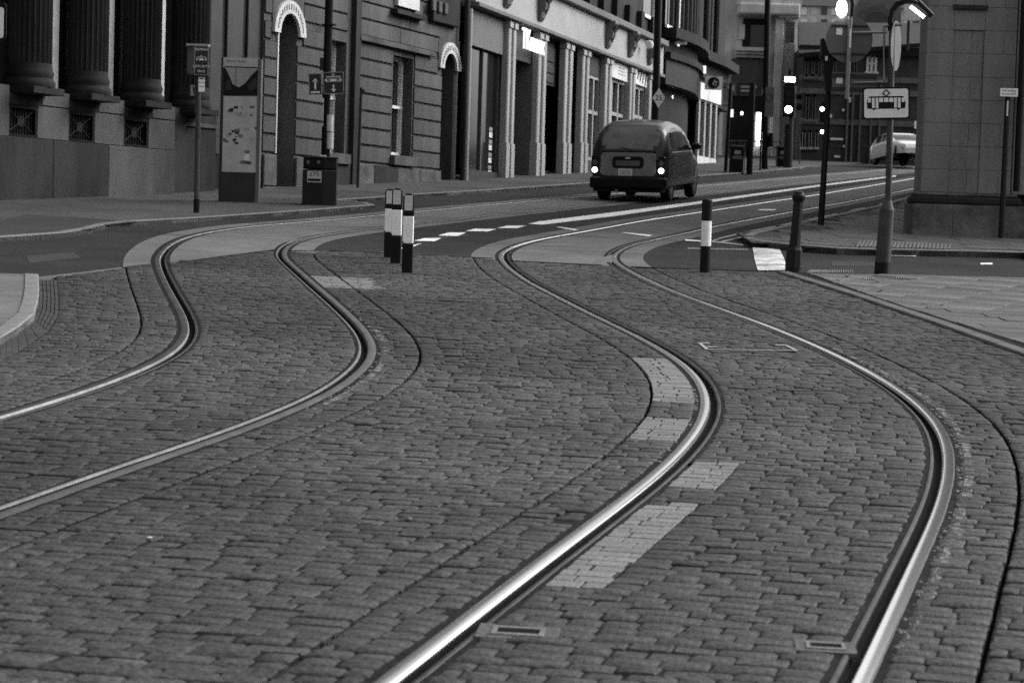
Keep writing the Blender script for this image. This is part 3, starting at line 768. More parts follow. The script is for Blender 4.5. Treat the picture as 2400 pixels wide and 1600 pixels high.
# ------------------------------------------------------------------ buildings
class Fac:
    "facade frame: local x along the wall (away from the camera), local y into the building, z up"
    def __init__(s, name, label, p0, p1, cat='building', d=None):
        a, b = G(*p0), G(*p1); s.o = a; d = d or (b - a); d.z = 0; s.L = d.length; s.d = d.normalized(); s.n = Vector((s.d.y, -s.d.x, 0))
        s.root = thing(name, label, cat, a, atan2(s.d.y, s.d.x))
    def uv(s, px, py, w=0.):
        r = ray(px, py); q = s.o + s.n * w - Vector((0, 0, HC)); t = q.dot(s.n) / r.dot(s.n); p = Vector((0, 0, HC)) + r * t - s.o
        return p.dot(s.d), p.z
    def u(s, px, py, w=0.): return s.uv(px, py, w)[0]
    def h(s, px, py, w=0.): return s.uv(px, py, w)[1]
    def gh(s, u, w=0.): p = s.o + s.d * u + s.n * w; return gz(p.x, p.y) - s.o.z       # pavement height at u
    def box(s, u0, u1, w0, w1, h0, h1, name, mat, parent=None, bevel=0):
        return box(u0, u1, -w0, -w1, h0, h1).build(name, mat, parent or s.root, bevel=bevel)
rb = random.Random(77)
def ashlar(f, u0, u1, h0, h1, ch, lens, holes, w, mats, name='stone_block', gap=.02, ch_=.018, dep=.06):
    "courses of chamfered blocks proud of the wall, leaving rectangular holes (u0,u1,h0,h1) free"
    n = max(1, round((h1 - h0) / ch)); ch = (h1 - h0) / n
    for i in range(n):
        a, b = h0 + i * ch, h0 + (i + 1) * ch
        spans = [(u0, u1)]
        for (p, q, r, t) in holes:
            if b > r + .02 and a < t - .02:
                new = []
                for (s_, e_) in spans:
                    if q <= s_ or p >= e_: new.append((s_, e_))
                    else:
                        if p > s_: new.append((s_, p))
                        if q < e_: new.append((q, e_))
                spans = new
        for (s_, e_) in spans:
            if e_ - s_ < .05: continue
            k = max(1, round((e_ - s_) / (lens * (1 if i % 2 else .8)))); st = (e_ - s_) / k
            for j in range(k):
                x0 = s_ + j * st + (.003 if j else 0); x1 = s_ + (j + 1) * st - (.003 if j < k - 1 else 0)
                m = MB().cbox(0, x1 - x0, -w - dep * 0 - .0, 0, 0, b - a - gap, ch_)
                o = m.build(name, rb.choice(mats), f.root, loc=(x0, 0, a + gap / 2))
# ---- B1: hall with giant fluted columns
B1 = Fac('columned_hall', 'dark classical stone hall with giant fluted columns on a tall plinth', (0, 474), (410, 458))
uE = B1.u(505, 300)
B1.box(-5, uE, -.9, -.15, -1, 15, 'wall', 'stone_dark')
hp = B1.h(60, 205, .25)             # top of the plinth
B1.box(-5, uE - 1.4, -.15, .18, -1, hp - .02, 'plinth_core', 'joint')
cols = [(73, 24, 122, 166), (207, 160, 256, 180), (333, 287, 381, 195), (447, 402, 490, 210)]
vents = [(21, 88, 248, 322), (162, 222, 262, 338), (291, 348, 272, 350)]
pale = [(95, 160), (230, 289), (358, 410)]
hb = [B1.h(60, 330, .25), B1.h(60, 240, .25)]
cu = []
for k, (cx, l, r, top) in enumerate(cols):
    W = .30 if k < 3 else .12
    u = B1.u(cx, top - 60, W); cu.append(u); R = .37
    rt = hp
    m = MB().lathe([(R * 1.14, 0), (R * 1.17, .03), (R * 1.17, .09), (R * 1.1, .13), (R * 1.05, .16), (R * 1.07, .2), (R * 1.1, .24), (R * 1.06, .29), (R * 1.02, .34), (R, .42)], 40, (u, -W), z0=hp)
    m.build('column_base', 'stone_darkest', B1.root, smooth=True)
    sh = MB().lathe([(R, .4), (R, 3.2), (R * .98, 6.0), (R * .93, 9)], 144, (u, -W), .12, 24, hp); sh.build('column_shaft', 'stone_dark', B1.root, smooth=True)
    B1.box(u - .45, u + .45, -.1, W + R + .04, hp - .12, hp, 'column_plinth', 'stone_darkest', bevel=.01)
for k, (xa, xb, xc) in enumerate(((123, 138, 160), (257, 267, 288), (381, 387, 403))):
    s0, s1, s2 = B1.u(xa - 4, 100, 0), B1.u(xb, 100, 0), B1.u(xc, 100, 0)
    B1.box(s0, s1, -.15, .0, hp, 14, 'pilaster_strip', 'stone_pale'); B1.box(s1 + .02, s2, -.15, -.08, hp + .2, 14, 'window', 'glass_dark')
# plinth stones: pier stones, vents and the long lower stones
hv0, hv1 = B1.h(55, 322, .3), B1.h(55, 247, .3)
ve = []
for (l, r, t, b_) in vents:
    ve.append((B1.u(l, (t + b_) / 2, .3), B1.u(r, (t + b_) / 2, .3)))
seq = []
prev = -3.2
for k, (a, b) in enumerate(ve):
    nxt = ve[k + 1][0] if k < 2 else B1.u(411, 280, .3)
    # stone over the vent, stone beside it
    for (x0, x1, z0, z1, mm) in ((a, b + .12, hv1, hp - .13, 'stone_darkest'), (b, nxt, hv0, hv1 + .02, 'stone_mid'), (b + .125, nxt, hv1 + .03, hp - .02, 'stone_mid')):
        MB().cbox(x0 + .004, x1 - .004, -.3, 0, z0 + .004, z1 - .004, .008).build('stone_block', mm, B1.root)
    # vent
    v_ = B1.box(a, b, .19, .2, hv0, hv1, 'vent_back', 'crack')
    fr = MB().box(a, b, -.29, -.2, hv1 - .06, hv1).box(a, b, -.29, -.2, hv0, hv0 + .05).box(a, a + .05, -.29, -.2, hv0 + .05, hv1 - .06).box(b - .05, b, -.29, -.2, hv0 + .05, hv1 - .06)
    fo = fr.build('vent_frame', 'black', B1.root)
    g = MB(); cx, cz = (a + b) / 2, (hv0 + hv1) / 2
    for q in range(9):
        x = a + .05 + (b - a - .1) * (q + .5) / 9; g.box(x - .008, x + .008, -.235, -.215, hv0 + .05, hv1 - .06)
    g.lathe([(.09, 0), (.09, .02), (.05, .03)], 12, (0, 0)) if False else None
    g.tube((cx, -.25, cz), (cx, -.21, cz), .1, .1, 14)
    g.tube((a + .06, -.24, hv0 + .08), (b - .06, -.24, hv1 - .09), .012).tube((a + .06, -.24, hv1 - .09), (b - .06, -.24, hv0 + .08), .012)
    g.build('vent_grille', 'iron', fo)
x0 = -3.4
for k, x1 in enumerate((B1.u(0, 400, .32) - .4, B1.u(125, 400, .32), B1.u(255, 400, .32), B1.u(411, 400, .32))):
    MB().cbox(x0 + .004, x1 - .004, -.32, 0, -1, hv0 - .004, .01).build('stone_block', ('stone_dark', 'stone_dark', 'stone_dark', 'stone_mid')[k] if k else 'stone_dark', B1.root); x0 = x1
B1.box(-3.4, ve[0][0], 0, .3, hv0 + .004, hp, 'stone_block', 'stone_mid')
# recessed end bay and panelled link beside it
B1.box(B1.u(411, 350, .1) + .02, uE, -.2, .02, -1, hp, 'end_plinth', 'stone_dark'); B1.box(B1.u(411, 350, .1) + .02, uE, -.2, .06, hp - .34, hp - .26, 'end_band', 'stone_mid')
uL0, uL1 = uE + .02, uE + 2.9
B1.box(uL0, uL1, -1.2, -.5, -.5, 15, 'link_wall', 'stone_darkest')
for q in range(3): B1.box(uL0 + .25 + q * .85, uL0 + .9 + q * .85, -.5, -.44, 1.2, 6.5, 'door_panel', 'shop_dark', bevel=.02)
# ---- B2: channelled ashlar with two arched doors
B2 = Fac('ashlar_bank', 'soot-stained ashlar building with two arched doorways and channelled joints', (612, 447), (1068, 427))
U, H = B2.u, B2.h
u_end = U(1072, 300)
sp1, sp2 = H(712, 90), H(1072, 168)
d1a, d1b = U(650, 250), U(694, 250); d2a, d2b = U(1036, 300), U(1060, 300)
w1a, w1b, w1t, w1s = U(922, 250), U(968, 250), H(945, 133), H(940, 366)
w0a, w0b, w0t, w0s = U(763, 230), U(812, 230), H(790, 95), H(790, 360)
pt_ = H(830, 378)
ro = (U(712, 90) - U(638, 75)) / 2; rc = (U(712, 90) + U(638, 75)) / 2; ri = ro * .62
d1a, d1b = rc - ri, rc + ri
ro2 = (U(1076, 170) - U(1027, 158)) / 2; rc2 = (U(1076, 170) + U(1027, 158)) / 2; ri2 = ro2 * .6
d2a, d2b = rc2 - ri2, rc2 + ri2
B2.box(0, d1a, -.8, -.03, -1, 16, 'wall', 'stone_mid'); B2.box(d1b, w0a, -.8, -.03, -1, 16, 'wall', 'stone_mid'); B2.box(w0b, w1a, -.8, -.03, -1, 16, 'wall', 'stone_mid')
B2.box(w1b, d2a, -.8, -.03, -1, 16, 'wall', 'stone_mid'); B2.box(d2b, u_end, -.8, -.03, -1, 16, 'wall', 'stone_mid')
for (a, b, t) in ((d1a, d1b, sp1), (d2a, d2b, sp2)):
    B2.box(a, b, -.8, -.031, t + ri * 1.02, 16, 'wall_over_door', 'stone_mid')
    B2.box(a, b, -.9, -.62, -1, t + ri + .1, 'door', 'interior')
for (a, b, s_, t) in ((w0a, w0b, w0s, w0t), (w1a, w1b, w1s, w1t)):
    B2.box(a, b, -.8, -.031, t, 16, 'wall_over_window', 'stone_mid'); B2.box(a, b, -.8, -.031, -1, s_, 'wall_under_window', 'stone_mid')
    wn = B2.box(a, b, -.42, -.4, s_, t, 'window', 'glass_dark'); 
    m = MB()
    for x in (a, b - .09): m.box(x, x + .09, .3, .4, s_, t)
    m.box(a, b, .3, .4, s_, s_ + .1).box(a, b, .3, .4, t - .08, t).box(a, b, .28, .4, (s_ + t) / 2 - .04, (s_ + t) / 2 + .03)
    m.build('window_frame', 'white', wn)
    B2.box(a - .1, b + .1, -.4, .12, s_ - .24, s_, 'window_sill', 'stone_warm', bevel=.01)
B2.box(d1a - .03, d1a + .02, -.5, .015, pt_, sp1, 'door_reveal_lit', 'stone_pale')  # pale stone here: the lit look of the reveal is put into its colour
holes = [(rc - ro * .62, rc + ro * .62, -2, sp1 + ro * .45), (rc - ro, rc + ro, sp1 - .02, sp1 + ro + .06), (rc2 - ri2, rc2 + ri2, -2, sp2 + ro2 * .4), (rc2 - ro2, rc2 + ro2, sp2 - .02, sp2 + ro2 + .05),
         (w0a - .05, w0b + .05, w0s - .26, w0t + .05), (w1a - .06, w1b + .06, w1s - .26, w1t + .05), (U(812, 250), U(836, 250), -3, 30)]
hs = H(840, 95)
ashlar(B2, .02, u_end - .25, pt_, hs, .385, 2.4, holes, .0, ['stone_mid', 'stone_mid', 'stone_mid', 'stone_warm'], gap=.04)
ashlar(B2, .02, u_end - .25, hs + .14, hs + 3.4, .42, 2.6, [holes[1], holes[3], (U(812, 250), U(836, 250), -3, 30)], .0, ['stone_mid', 'stone_mid', 'stone_warm'], gap=.03)
ashlar(B2, .02, u_end - .25, -.6, pt_ - .03, .8, 1.3, [(d1a, d1b, -2, 20), (d2a, d2b, -2, 20)], .05, ['stone_base', 'stone_base', 'stone_dark'], gap=.02)
B2.box(U(836, 95), U(1012, 130), 0, .12, hs, hs + .13, 'string_course', 'stone_mid', bevel=.015)
B2.box(.02, U(752, 60), 0, .1, hs + .0, hs + .1, 'string_course', 'stone_mid', bevel=.015) if False else None
for (c_, s_, a, b) in ((rc, sp1, ri, ro), (rc2, sp2, ri2, ro2)):
    m = MB(); m.ring_xz(c_, s_, a, b, 0, pi, -.07, 0, 26); ar = m.build('door_arch', 'stone_pale', B2.root)
    sp_ = MB()
    # solid wall in the corners over the arch
    n = 16
    for i in range(n):
        a0, a1 = pi * i / n, pi * (i + 1) / n
        x0_, x1_ = c_ + b * .98 * cos(a0), c_ + b * .98 * cos(a1)
        sp_.prism_xz([(x0_, s_ + b * .98 * sin(a0)), (x0_, s_ + b + .1), (x1_, s_ + b + .1), (x1_, s_ + b * .98 * sin(a1))], 0, .3)
    sp_.build('spandrel', 'stone_mid', B2.root)
    for i in range(15):
        an = pi * (.08 + .84 * i / 14); rr = (a + b) / 2
        x, z = c_ + rr * cos(an), s_ + rr * sin(an); ml = (b - a) * .2
        t_ = MB().prism_xz([(x - ml * .3, z - ml), (x + ml * .3, z - ml), (x + ml * (.3 if i % 2 else .05), z + ml), (x - ml * .3, z + ml)], -.078, -.071)
        t_.build('carved_letter', 'midgrey', ar)
B2.box(U(823, 200), U(835, 200), -.03, .1, -.6, hs + 3, 'corner_pilaster', 'stone_dark')
B2.box(U(925, 20), U(975, 20), 0, .1, H(950, 20), H(950, 20) + 1.1, 'sign_board', 'offwhite')
B2.box(U(915, 35), U(985, 35), 0, .2, H(950, 40), H(950, 30), 'ledge', 'stone_darkest')
B2.box(U(1003, 45), U(1066, 50), 0, .16, H(1035, 58), H(1035, 58) + 1.6, 'crest_panel', 'stone_darkest', bevel=.03)
for q in (1018, 1032, 1046): B2.box(U(q - 4, 20, .2), U(q + 4, 20, .2), .16, .22, H(1035, 36), H(1035, 10), 'crest_carving', 'stone_mid', bevel=.02)
MB().tube((U(1086, 200, .15), -.2, -.3), (U(1086, 200, .15), -.2, 12), .075).build('drainpipe', 'stone_dark', B2.root, smooth=True)
MB().tube((U(1094, 200, .2) , -.24, .1), (U(1094, 200, .2), -.24, H(1095, 20, .2)), .07).build('drainpipe', 'shop_paint', B2.root, smooth=True)
# ---- B3: row of shopfronts under a long pale fascia
B3 = Fac('shop_row', 'long pale shopfront with slim paired pilasters, deep fascia and scroll brackets', (1080, 427), (1545, 395))
U, H = B3.u, B3.h
hf = (H(1101, 17, .2) + H(1400, 116, .2)) / 2; ht = hf + 1.15
L3 = U(1548, 300, .2)
B3.box(.25, L3, -1.6, -1.5, -.5, hf, 'back_wall', 'interior'); B3.box(.25, L3, -1.5, .0, hf + .02, hf + .1, 'soffit', 'shop_dark')
B3.box(.2, L3, -.4, .22, hf + .1, ht, 'fascia', 'render_pale'); B3.box(.2, L3, -.2, .32, hf - .02, hf + .1, 'fascia_moulding', 'shop_grey', bevel=.02)
B3.box(.2, L3, -.3, .42, ht + .002, ht + .22, 'cornice', 'shop_grey', bevel=.03); B3.box(.2, L3, -1.6, .1, ht + .22, 16, 'upper_wall', 'stone_dark')
prs = [(1186, 1204, 200), (1257, 1276, 220), (1319, 1337, 250), (1360, 1376, 250), (1416, 1431, 200), (1474, 1486, 220), (1519, 1531, 240)]
ends = []
for (l, r, y) in prs:
    a, b = U(l, y, .15), U(r, y, .15); ends.append((a, b)); wd = max(.16, (b - a) * .36)
    g0 = B3.gh(a)
    for (p, q) in ((a, a + wd), (b - wd, b)):
        ps = MB().cbox(p, q, -.2, .0, g0 - .1, hf, .03).build('pilaster', 'shop_paint', B3.root)
        box(p - .03, q + .03, -.23, 0, g0 - .1, g0 + 1.05).build('pedestal', 'shop_paint', ps); box(p - .03, q + .03, -.24, 0, hf - .24, hf - .08).build('capital', 'shop_paint', ps)
    B3.box(a + wd, b - wd, -.1, .06, g0 + 1.2, hf, 'pilaster_panel', 'shop_grey')
# first bay: blank grey panel over a dark window
g0 = B3.gh(.5)
B3.box(.3, ends[0][0], -.1, .05, H(1140, 118), hf, 'upper_panel', 'shop_grey')
sw = B3.box(.3, ends[0][0], -.16, -.12, g0 + .35, H(1140, 118), 'shop_window', 'glass_dark'); B3.box(.3, ends[0][0], -.12, .02, g0 - .2, g0 + .35, 'stall_riser', 'shop_dark')
for x in (.3, .3 + (ends[0][0] - .3) * .5, ends[0][0] - .08): box(x, x + .08, .06, .12, g0 + .35, H(1140, 118)).build('mullion', 'midgrey', sw)
for q in range(8):
    x = U(1150, 330, -.1) ; z = H(1150, 300 + q * 15, -.1); box(x - .14, x + .16, .105, .115, z - .09, z + (.06 if q % 2 else .02)).build('leaflet', 'signface' if q % 2 else 'grey', sw)
# second bay: recessed entrance, posters, lit sign
e0, e1 = ends[0][1], ends[1][0]; g0 = B3.gh(e0)
B3.box(e0, e1, -1.4, -1.2, g0 - .2, hf, 'door', 'glass_dark'); B3.box(e0, e1, -.3, -.02, H(1230, 145), hf, 'sign_panel', 'shop_dark')
pw = MB().box(e1 - .02, e1 + .0, -.02, 1.2, g0 - .2, H(1230, 145)).build('entrance_wall', 'midgrey', B3.root)
pbd = B3.box(e0 + .1, e0 + .95, -.9, -.86, H(1185, 335, -.8), H(1185, 185, -.8), 'poster_board', 'midgrey')
for q, y in enumerate((196, 218, 243, 268, 292, 318)):
    z = H(1185, y, -.8); box(e0 + .18, e0 + .85, .85, .86, z - .16, z + .14).build('poster', ('grey', 'signface', 'grey', 'darkgrey', 'signface', 'grey')[q], pbd)
    if q in (1, 4, 5): box(e0 + .35, e0 + .68, .842, .85, z - .06, z + .06).build('poster_print', 'black', pbd)
su0, su1 = U(1222, 100, .25), U(1274, 110, .25)
ax = Matrix.Translation(((su0 + su1) / 2, -.26, H(1247, 106, .25))) @ Matrix.Rotation(pi / 2, 4, 'X')
lt = text('lit_letters', 'TKmaxx', .75, 'lamp_soft', B3.root, Matrix.Identity(4), ext=.02)
xs = [v.co.x for v in lt.data.vertices]; kx = (su1 - su0) / (max(xs) - min(xs))
lt.data.transform(Matrix.Translation(((su0 + su1) / 2, -.27, H(1247, 100, .25))) @ Matrix.Rotation(pi / 2, 4, 'X') @ Matrix.Diagonal((kx, 1.15, 1, 1)))
hx = MB().box(e0 + .1, e0 + .22, .06, .10, H(1214, 100, -.1) - .35, H(1214, 100, -.1) + .35).build('sign_reflection', 'lamp_soft', B3.root)  # glowing bar standing in for a reflection of the lit sign
# third bay: dark shop with three carved panels above
e0, e1 = ends[1][1], ends[2][0]; g0 = B3.gh(e0)
B3.box(e0, e1, -.2, -.12, H(1295, 200), hf, 'transom', 'shop_dark')
for (t, b_) in ((112, 145), (155, 172), (178, 195)): B3.box(e0 + .25, e1 - .3, -.12, -.08, H(1295, b_), H(1295, t), 'sign_panel', 'darkgrey', bevel=.02)
B3.box(e0, e1, -1.3, -1.2, g0 - .2, H(1295, 200), 'shop_window', 'glass_dark'); B3.box(e0 + .3, e0 + 1.1, -.9, -.85, g0 + .4, g0 + 1.9, 'poster', 'midgrey')
B3.box(e0, e1, -1.0, -.2, g0 - .2, g0 + .25, 'door_step', 'shop_dark')
# fourth bay: dark door
e0, e1 = ends[2][1], ends[3][0]; g0 = B3.gh(e0)
B3.box(e0, e1, -.3, -.2, g0 - .2, hf, 'door', 'shop_dark', bevel=.01)
# fifth to seventh bays: white framed windows
for k, (px0, px1, yt, brd) in enumerate(((1380, 1412, 180, 'darkgrey'), (1434, 1470, 190, 'signface'), (1488, 1516, 205, 'grey'))):
    e0, e1 = ends[3 + k][1], ends[4 + k][0]; g0 = B3.gh(e0); tp = H((px0 + px1) / 2, yt)
    B3.box(e0, e1, -.15, .0, tp, hf, 'upper_panel', ('darkgrey', 'midgrey', 'grey')[k])
    wn = B3.box(e0, e1, -.2, -.15, g0 + .55, tp, 'shop_window', 'glass_mid'); B3.box(e0, e1, -.15, -.0, g0 - .2, g0 + .5, 'stall_riser', 'shop_dark')
    m = MB()
    for q in range(4): x = e0 + (e1 - e0) * q / 3; m.box(x - .07, x + .07, .02, .14, g0 + .5, tp)
    zz = g0 + .55 + (tp - g0) * .45; m.box(e0, e1, .02, .14, zz, zz + .12).box(e0, e1, .0, .14, g0 + .5, g0 + .6).box(e0, e1, .02, .14, tp - .1, tp)
    m.build('window_frame', 'shop_paint', wn)
    if k == 1:
        sb = B3.box(e0 + .25, e1 - .2, .0, .12, H(1455, 188, .1), H(1455, 150, .1), 'sign_board', 'offwhite')
        for q in range(3): box(e0 + 1.2, e1 - .6, -.128, -.121, H(1455, 162 + q * 7, .1), H(1455, 160 + q * 7, .1)).build('sign_line', 'grey', sb)
    if k == 2:
        sb = B3.box(e0 + .15, e1 - .1, .0, .1, H(1500, 200, .1), H(1500, 166, .1), 'sign_board', 'signface')
        zc = H(1500, 178, .1)
        for q in range(4): x = e0 + .6 + q * .42; hh = .16 + .05 * q; MB().prism_xz([(x, zc - hh), (x + .16, zc - hh), (x + .4, zc + hh), (x + .24, zc + hh)], -.108, -.101).build('sign_stroke', 'black', sb)
# scroll brackets on the fascia
for (px, py) in ((1203, 10), (1282, 25), (1438, 72), (1490, 92), (1535, 108)):
    u_ = U(px, py, .45); z = ht
    br = MB()
    prof = [(0, .0), (.36, .0), (.38, -.1), (.3, -.2), (.25, -.3), (.3, -.42), (.26, -.56), (.18, -.64), (.15, -.8), (.07, -.9), (0, -.92)]
    n = len(prof)
    vs = [(u_ - .22, -.2 - a, z + b) for a, b in prof] + [(u_ + .22, -.2 - a, z + b) for a, b in prof]
    br.add(vs, [tuple(range(n)), tuple(range(2 * n - 1, n - 1, -1))] + [(i, n + i, n + (i + 1) % n, (i + 1) % n) for i in range(n)])
    bo = br.build('scroll_bracket', 'shop_grey', B3.root, bevel=.03)
    lf = MB()
    for q in range(5): lf.tube((u_ - .16 + .08 * q, -.55, z - .1 - .05 * abs(q - 2)), (u_ - .16 + .08 * q, -.42, z - .72 + .14 * abs(q - 2)), .06, .02, 8)
    lf.build('carved_leaf', 'stone_mid', bo)
MB().lathe([(0.01, -.16), (.12, -.12), (.16, 0), (.12, .12), (.01, .16)], 14, (U(1519, 105, .5), -.55), z0=H(1519, 105, .5)).build('globe_camera', 'signface', B3.root, smooth=True)
# upper windows with white surrounds
for (l, r, yb_) in ((1500, 1524, 35), (1553, 1583, 62)):
    a, b = U(l, 20), U(r, 20); z = H((l + r) / 2, yb_, .1)
    if z < ht + .3: z = ht + .5
    wn = B3.box(a, b, .1, .12, z, z + 3, 'upper_window', 'glass_dark'); m = MB().box(b - .12, b + .06, -.2, -.12, z, z + 3).box(a, b + .06, -.2, -.12, z - .12, z); m.build('window_frame', 'white', wn)
for q in range(12):
    u_ = .8 + q * (L3 - 1.2) / 12; B3.box(u_, u_ + .5, .1, .3, ht + .23, ht + .9, 'upper_pier', 'stone_darkest', bevel=.02)
# ---- B4: dark corner shop with curved front
a = G(1546, 395); b = G(1628, 386); c_ = G(1668, 384); d_ = G(1700, 381)
B4 = thing('corner_shop', 'dark corner building with a curved shop fascia and ribbed upper wall', 'building', a)
def plan(pts, off):
    out = []
    for i, p in enumerate(pts):
        q = pts[min(i + 1, len(pts) - 1)] - pts[max(i - 1, 0)]; n = Vector((q.y, -q.x, 0)).normalized(); out.append(p + n * off)
    return out
arc = []
for i in range(9):
    t = i / 8; p = a.lerp(b, t); nn = Vector((b.y - a.y, -(b.x - a.x), 0)).normalized(); arc.append(p + nn * (.45 * sin(pi * min(1, t * 1.05)) ) )
base = [Vector((p.x, p.y, 0)) for p in arc + [c_, d_]]
def band(off, z0, z1, name, mat, zr=a.z, parent=None):
    fr = plan(base, off); bk = [p + Vector((-9, 4, 0)) for p in base]
    pts = [(p.x - a.x, p.y - a.y) for p in fr] + [(p.x - a.x, p.y - a.y) for p in bk[::-1]]
    return MB().prism_xy(pts, z0, z1).build(name, mat, parent or B4)
hA = at(1590, 215, a.y + 4).z - a.z; hB = at(1590, 158, a.y + 4).z - a.z; hC = at(1590, 112, a.y + 4).z - a.z
band(-.35, -1, hA, 'shop_wall', 'interior'); band(.12, hA, hB, 'fascia', 'black'); band(.3, hB, hB + .25, 'fascia_moulding', 'interior'); band(.05, hB + .25, hC, 'frieze', 'interior'); band(.5, hC, hC + .4, 'cornice', 'interior'); band(-.2, hC + .4, 17, 'upper_wall', 'stone_darkest')
ribs = plan(base, .0)
for i in range(16):
    t = i / 15 * (len(ribs) - 2); k = int(t); p = ribs[k].lerp(ribs[k + 1], t - k) - Vector((a.x, a.y, 0))
    MB().tube((p.x, p.y, hC + .4), (p.x, p.y, 17), .14, .14, 8).build('rib', 'stone_dark', B4)
pb = at(1630, 300, b.y)
f4 = Fac('tmp', 'tmp tmp tmp tmp', (1628, 386), (1668, 384)); rz4 = atan2(f4.d.y, f4.d.x); bpy.data.objects.remove(f4.root)
def loc4(u, w): p = f4.o + f4.d * u + f4.n * w - a; return p
def bx4(u0, u1, w0, w1, z0, z1, name, mat):
    o = box(u0, u1, -w0, -w1, z0, z1).build(name, mat, B4); o.location = (f4.o.x - a.x, f4.o.y - a.y, f4.o.z - a.z); o.rotation_euler = (0, 0, rz4); return o
t4 = at(1640, 232, b.y).z - f4.o.z; s4 = at(1640, 365, b.y).z - f4.o.z
bx4(-.2, f4.L + .2, -.1, .15, -.3, s4, 'stall_riser', 'stone_pale'); bx4(0, f4.L, -.1, .02, s4, t4, 'shop_window', 'glass_mid')
for q in range(4): bx4(f4.L * q / 3 - .14, f4.L * q / 3 + .14, .02, .14, s4, t4, 'window_frame', 'shop_paint')
bx4(-.2, f4.L + .6, -.1, .2, t4, t4 + .7, 'sign_board', 'signface')
sq = at(1583, 187, a.y + 3.2); dq = 2.0
# blade signs and small lit things on that front
def blade(px0, py0, px1, py1, Y, mat, name='blade_sign', th=.12):
    p, q = at(px0, py1, Y), at(px1, py0, Y); return box(p.x - a.x, q.x - a.x, Y - a.y, Y - a.y + th, p.z - a.z, q.z - a.z).build(name, mat, B4)
YS = b.y + .5
bs = blade(1652, 180, 1694, 210, YS - 3, 'white'); p = at(1666, 194, YS - 3.02) - a
MB().tube((p.x + .12, p.y, p.z), (p.x + .12, p.y - .03, p.z), .24, .24, 24).build('round_emblem', 'black', bs)
m = MB()
for dx, dz, w_, h_ in ((.16, .06, .05, .1), (.24, .02, .05, .08), (.2, -.1, .05, .07), (.1, -.04, .04, .12)): m.box(p.x + dx - w_ / 2, p.x + dx + w_ / 2, p.y - .04, p.y - .031, p.z + dz - h_ / 2, p.z + dz + h_ / 2)
m.build('emblem_mark', 'signface', bs)
blade(1576, 74, 1611, 104, a.y + 1.2, 'signface', 'panel')
for q in range(2): blade(1572 + q * 16, 105, 1577 + q * 16, 108, a.y + 1.1, 'lamp_soft', 'spot_lamp')
blade(1559, 224, 1577, 231, a.y + 2.6, 'lamp_on', 'lit_tube'); blade(1633, 90, 1640, 106, b.y - .6, 'signface', 'small_sign')
blade(1647, 155, 1655, 172, b.y - 2, 'lamp_soft', 'lit_sign'); blade(1556, 172, 1576, 208, a.y + 2.5, 'signface', 'poster'); blade(1606, 166, 1630, 214, a.y + 7, 'midgrey', 'poster')
for (x0, y0, x1, y1) in ((1694, 193, 1708, 203), (1694, 207, 1708, 238), (1694, 244, 1706, 250)): blade(x0, y0, x1, y1, YS + 1, 'midgrey', 'hanging_sign')
blade(1709, 257, 1719, 274, YS + 2, 'lamp_soft', 'lit_window'); blade(1737, 262, 1741, 269, YS + 4, 'lamp_on', 'lamp')
# ---- far end of the street
def frontal(name, label, px, py, Y):
    p = at(px, py, Y); return thing(name, label, 'building', (p.x, Y, gz(p.x, Y)))
def fb(root, x0, y0, x1, y1, name, mat, d0=0, d1=.2, parent=None, bevel=0):
    "frontal box between two pixels; d0..d1 = depth measured towards us"
    Y = root.location.y; p, q = at(x0, y1, Y - d1), at(x1, y0, Y - d1); l = root.location
    return box(p.x - l.x, q.x - l.x, -d1, -d0, p.z - l.z, q.z - l.z).build(name, mat, parent or root, bevel=bevel)
B5 = frontal('stone_corner_building', 'pale stone building with a giant pilaster, cornice and balustrade at the street end', 1790, 380, 112)
fb(B5, 1690, -250, 1874, 400, 'wall', 'stone_pale', -8, 0)
fb(B5, 1732, 10, 1876, 32, 'cornice', 'stone_pale', 0, 1.2, bevel=.1); fb(B5, 1730, -30, 1880, -4, 'balustrade_rail', 'stone_pale', .3, .6); fb(B5, 1730, 2, 1880, 10, 'balustrade_base', 'stone_pale', 0, 1.0)
for q in range(14): fb(B5, 1736 + q * 10, -6, 1741 + q * 10, 3, 'baluster', 'stone_pale', .3, .6)
fb(B5, 1806, 40, 1838, 400, 'giant_pilaster', 'stone_pale', 0, .7, bevel=.05); fb(B5, 1864, 55, 1878, 400, 'pilaster', 'stone_pale', 0, .5); fb(B5, 1826, 26, 1876, 42, 'capital', 'stone_pale', .2, 1.0, bevel=.1)
fb(B5, 1840, 52, 1863, 100, 'window', 'shop_grey', .0, .05); fb(B5, 1840, 105, 1863, 400, 'panel', 'stone_pale', 0, .15)
fb(B5, 1740, 45, 1796, 110, 'arch_recess', 'interior', 0, .05); fb(B5, 1731, 58, 1746, 92, 'window', 'offwhite', .05, .1); fb(B5, 1758, 60, 1792, 110, 'window', 'glass_dark', .05, .1)
for (y0, y1, d) in ((112, 118, .9), (121, 126, .7), (130, 134, .5)): fb(B5, 1725, y0, 1796, y1, 'moulding', 'stone_pale', 0, d)
fb(B5, 1714, 140, 1800, 200, 'shop_upper', 'stone_mid', 0, .3); fb(B5, 1738, 150, 1760, 195, 'window', 'glass_dark', .3, .32)
fb(B5, 1716, 196, 1786, 224, 'shop_sign', 'midgrey', .3, .6); fb(B5, 1716, 224, 1790, 262, 'shop_dark_band', 'interior', .3, .5)
fb(B5, 1700, 262, 1760, 400, 'shop_window', 'glass_dark', .1, .4); fb(B5, 1761, 262, 1771, 345, 'lit_blind', 'signface', .3, .45); fb(B5, 1772, 262, 1787, 342, 'lit_window', 'shop_lit', .3, .45); fb(B5, 1790, 262, 1806, 400, 'door_pier', 'stone_pale', .2, .5)
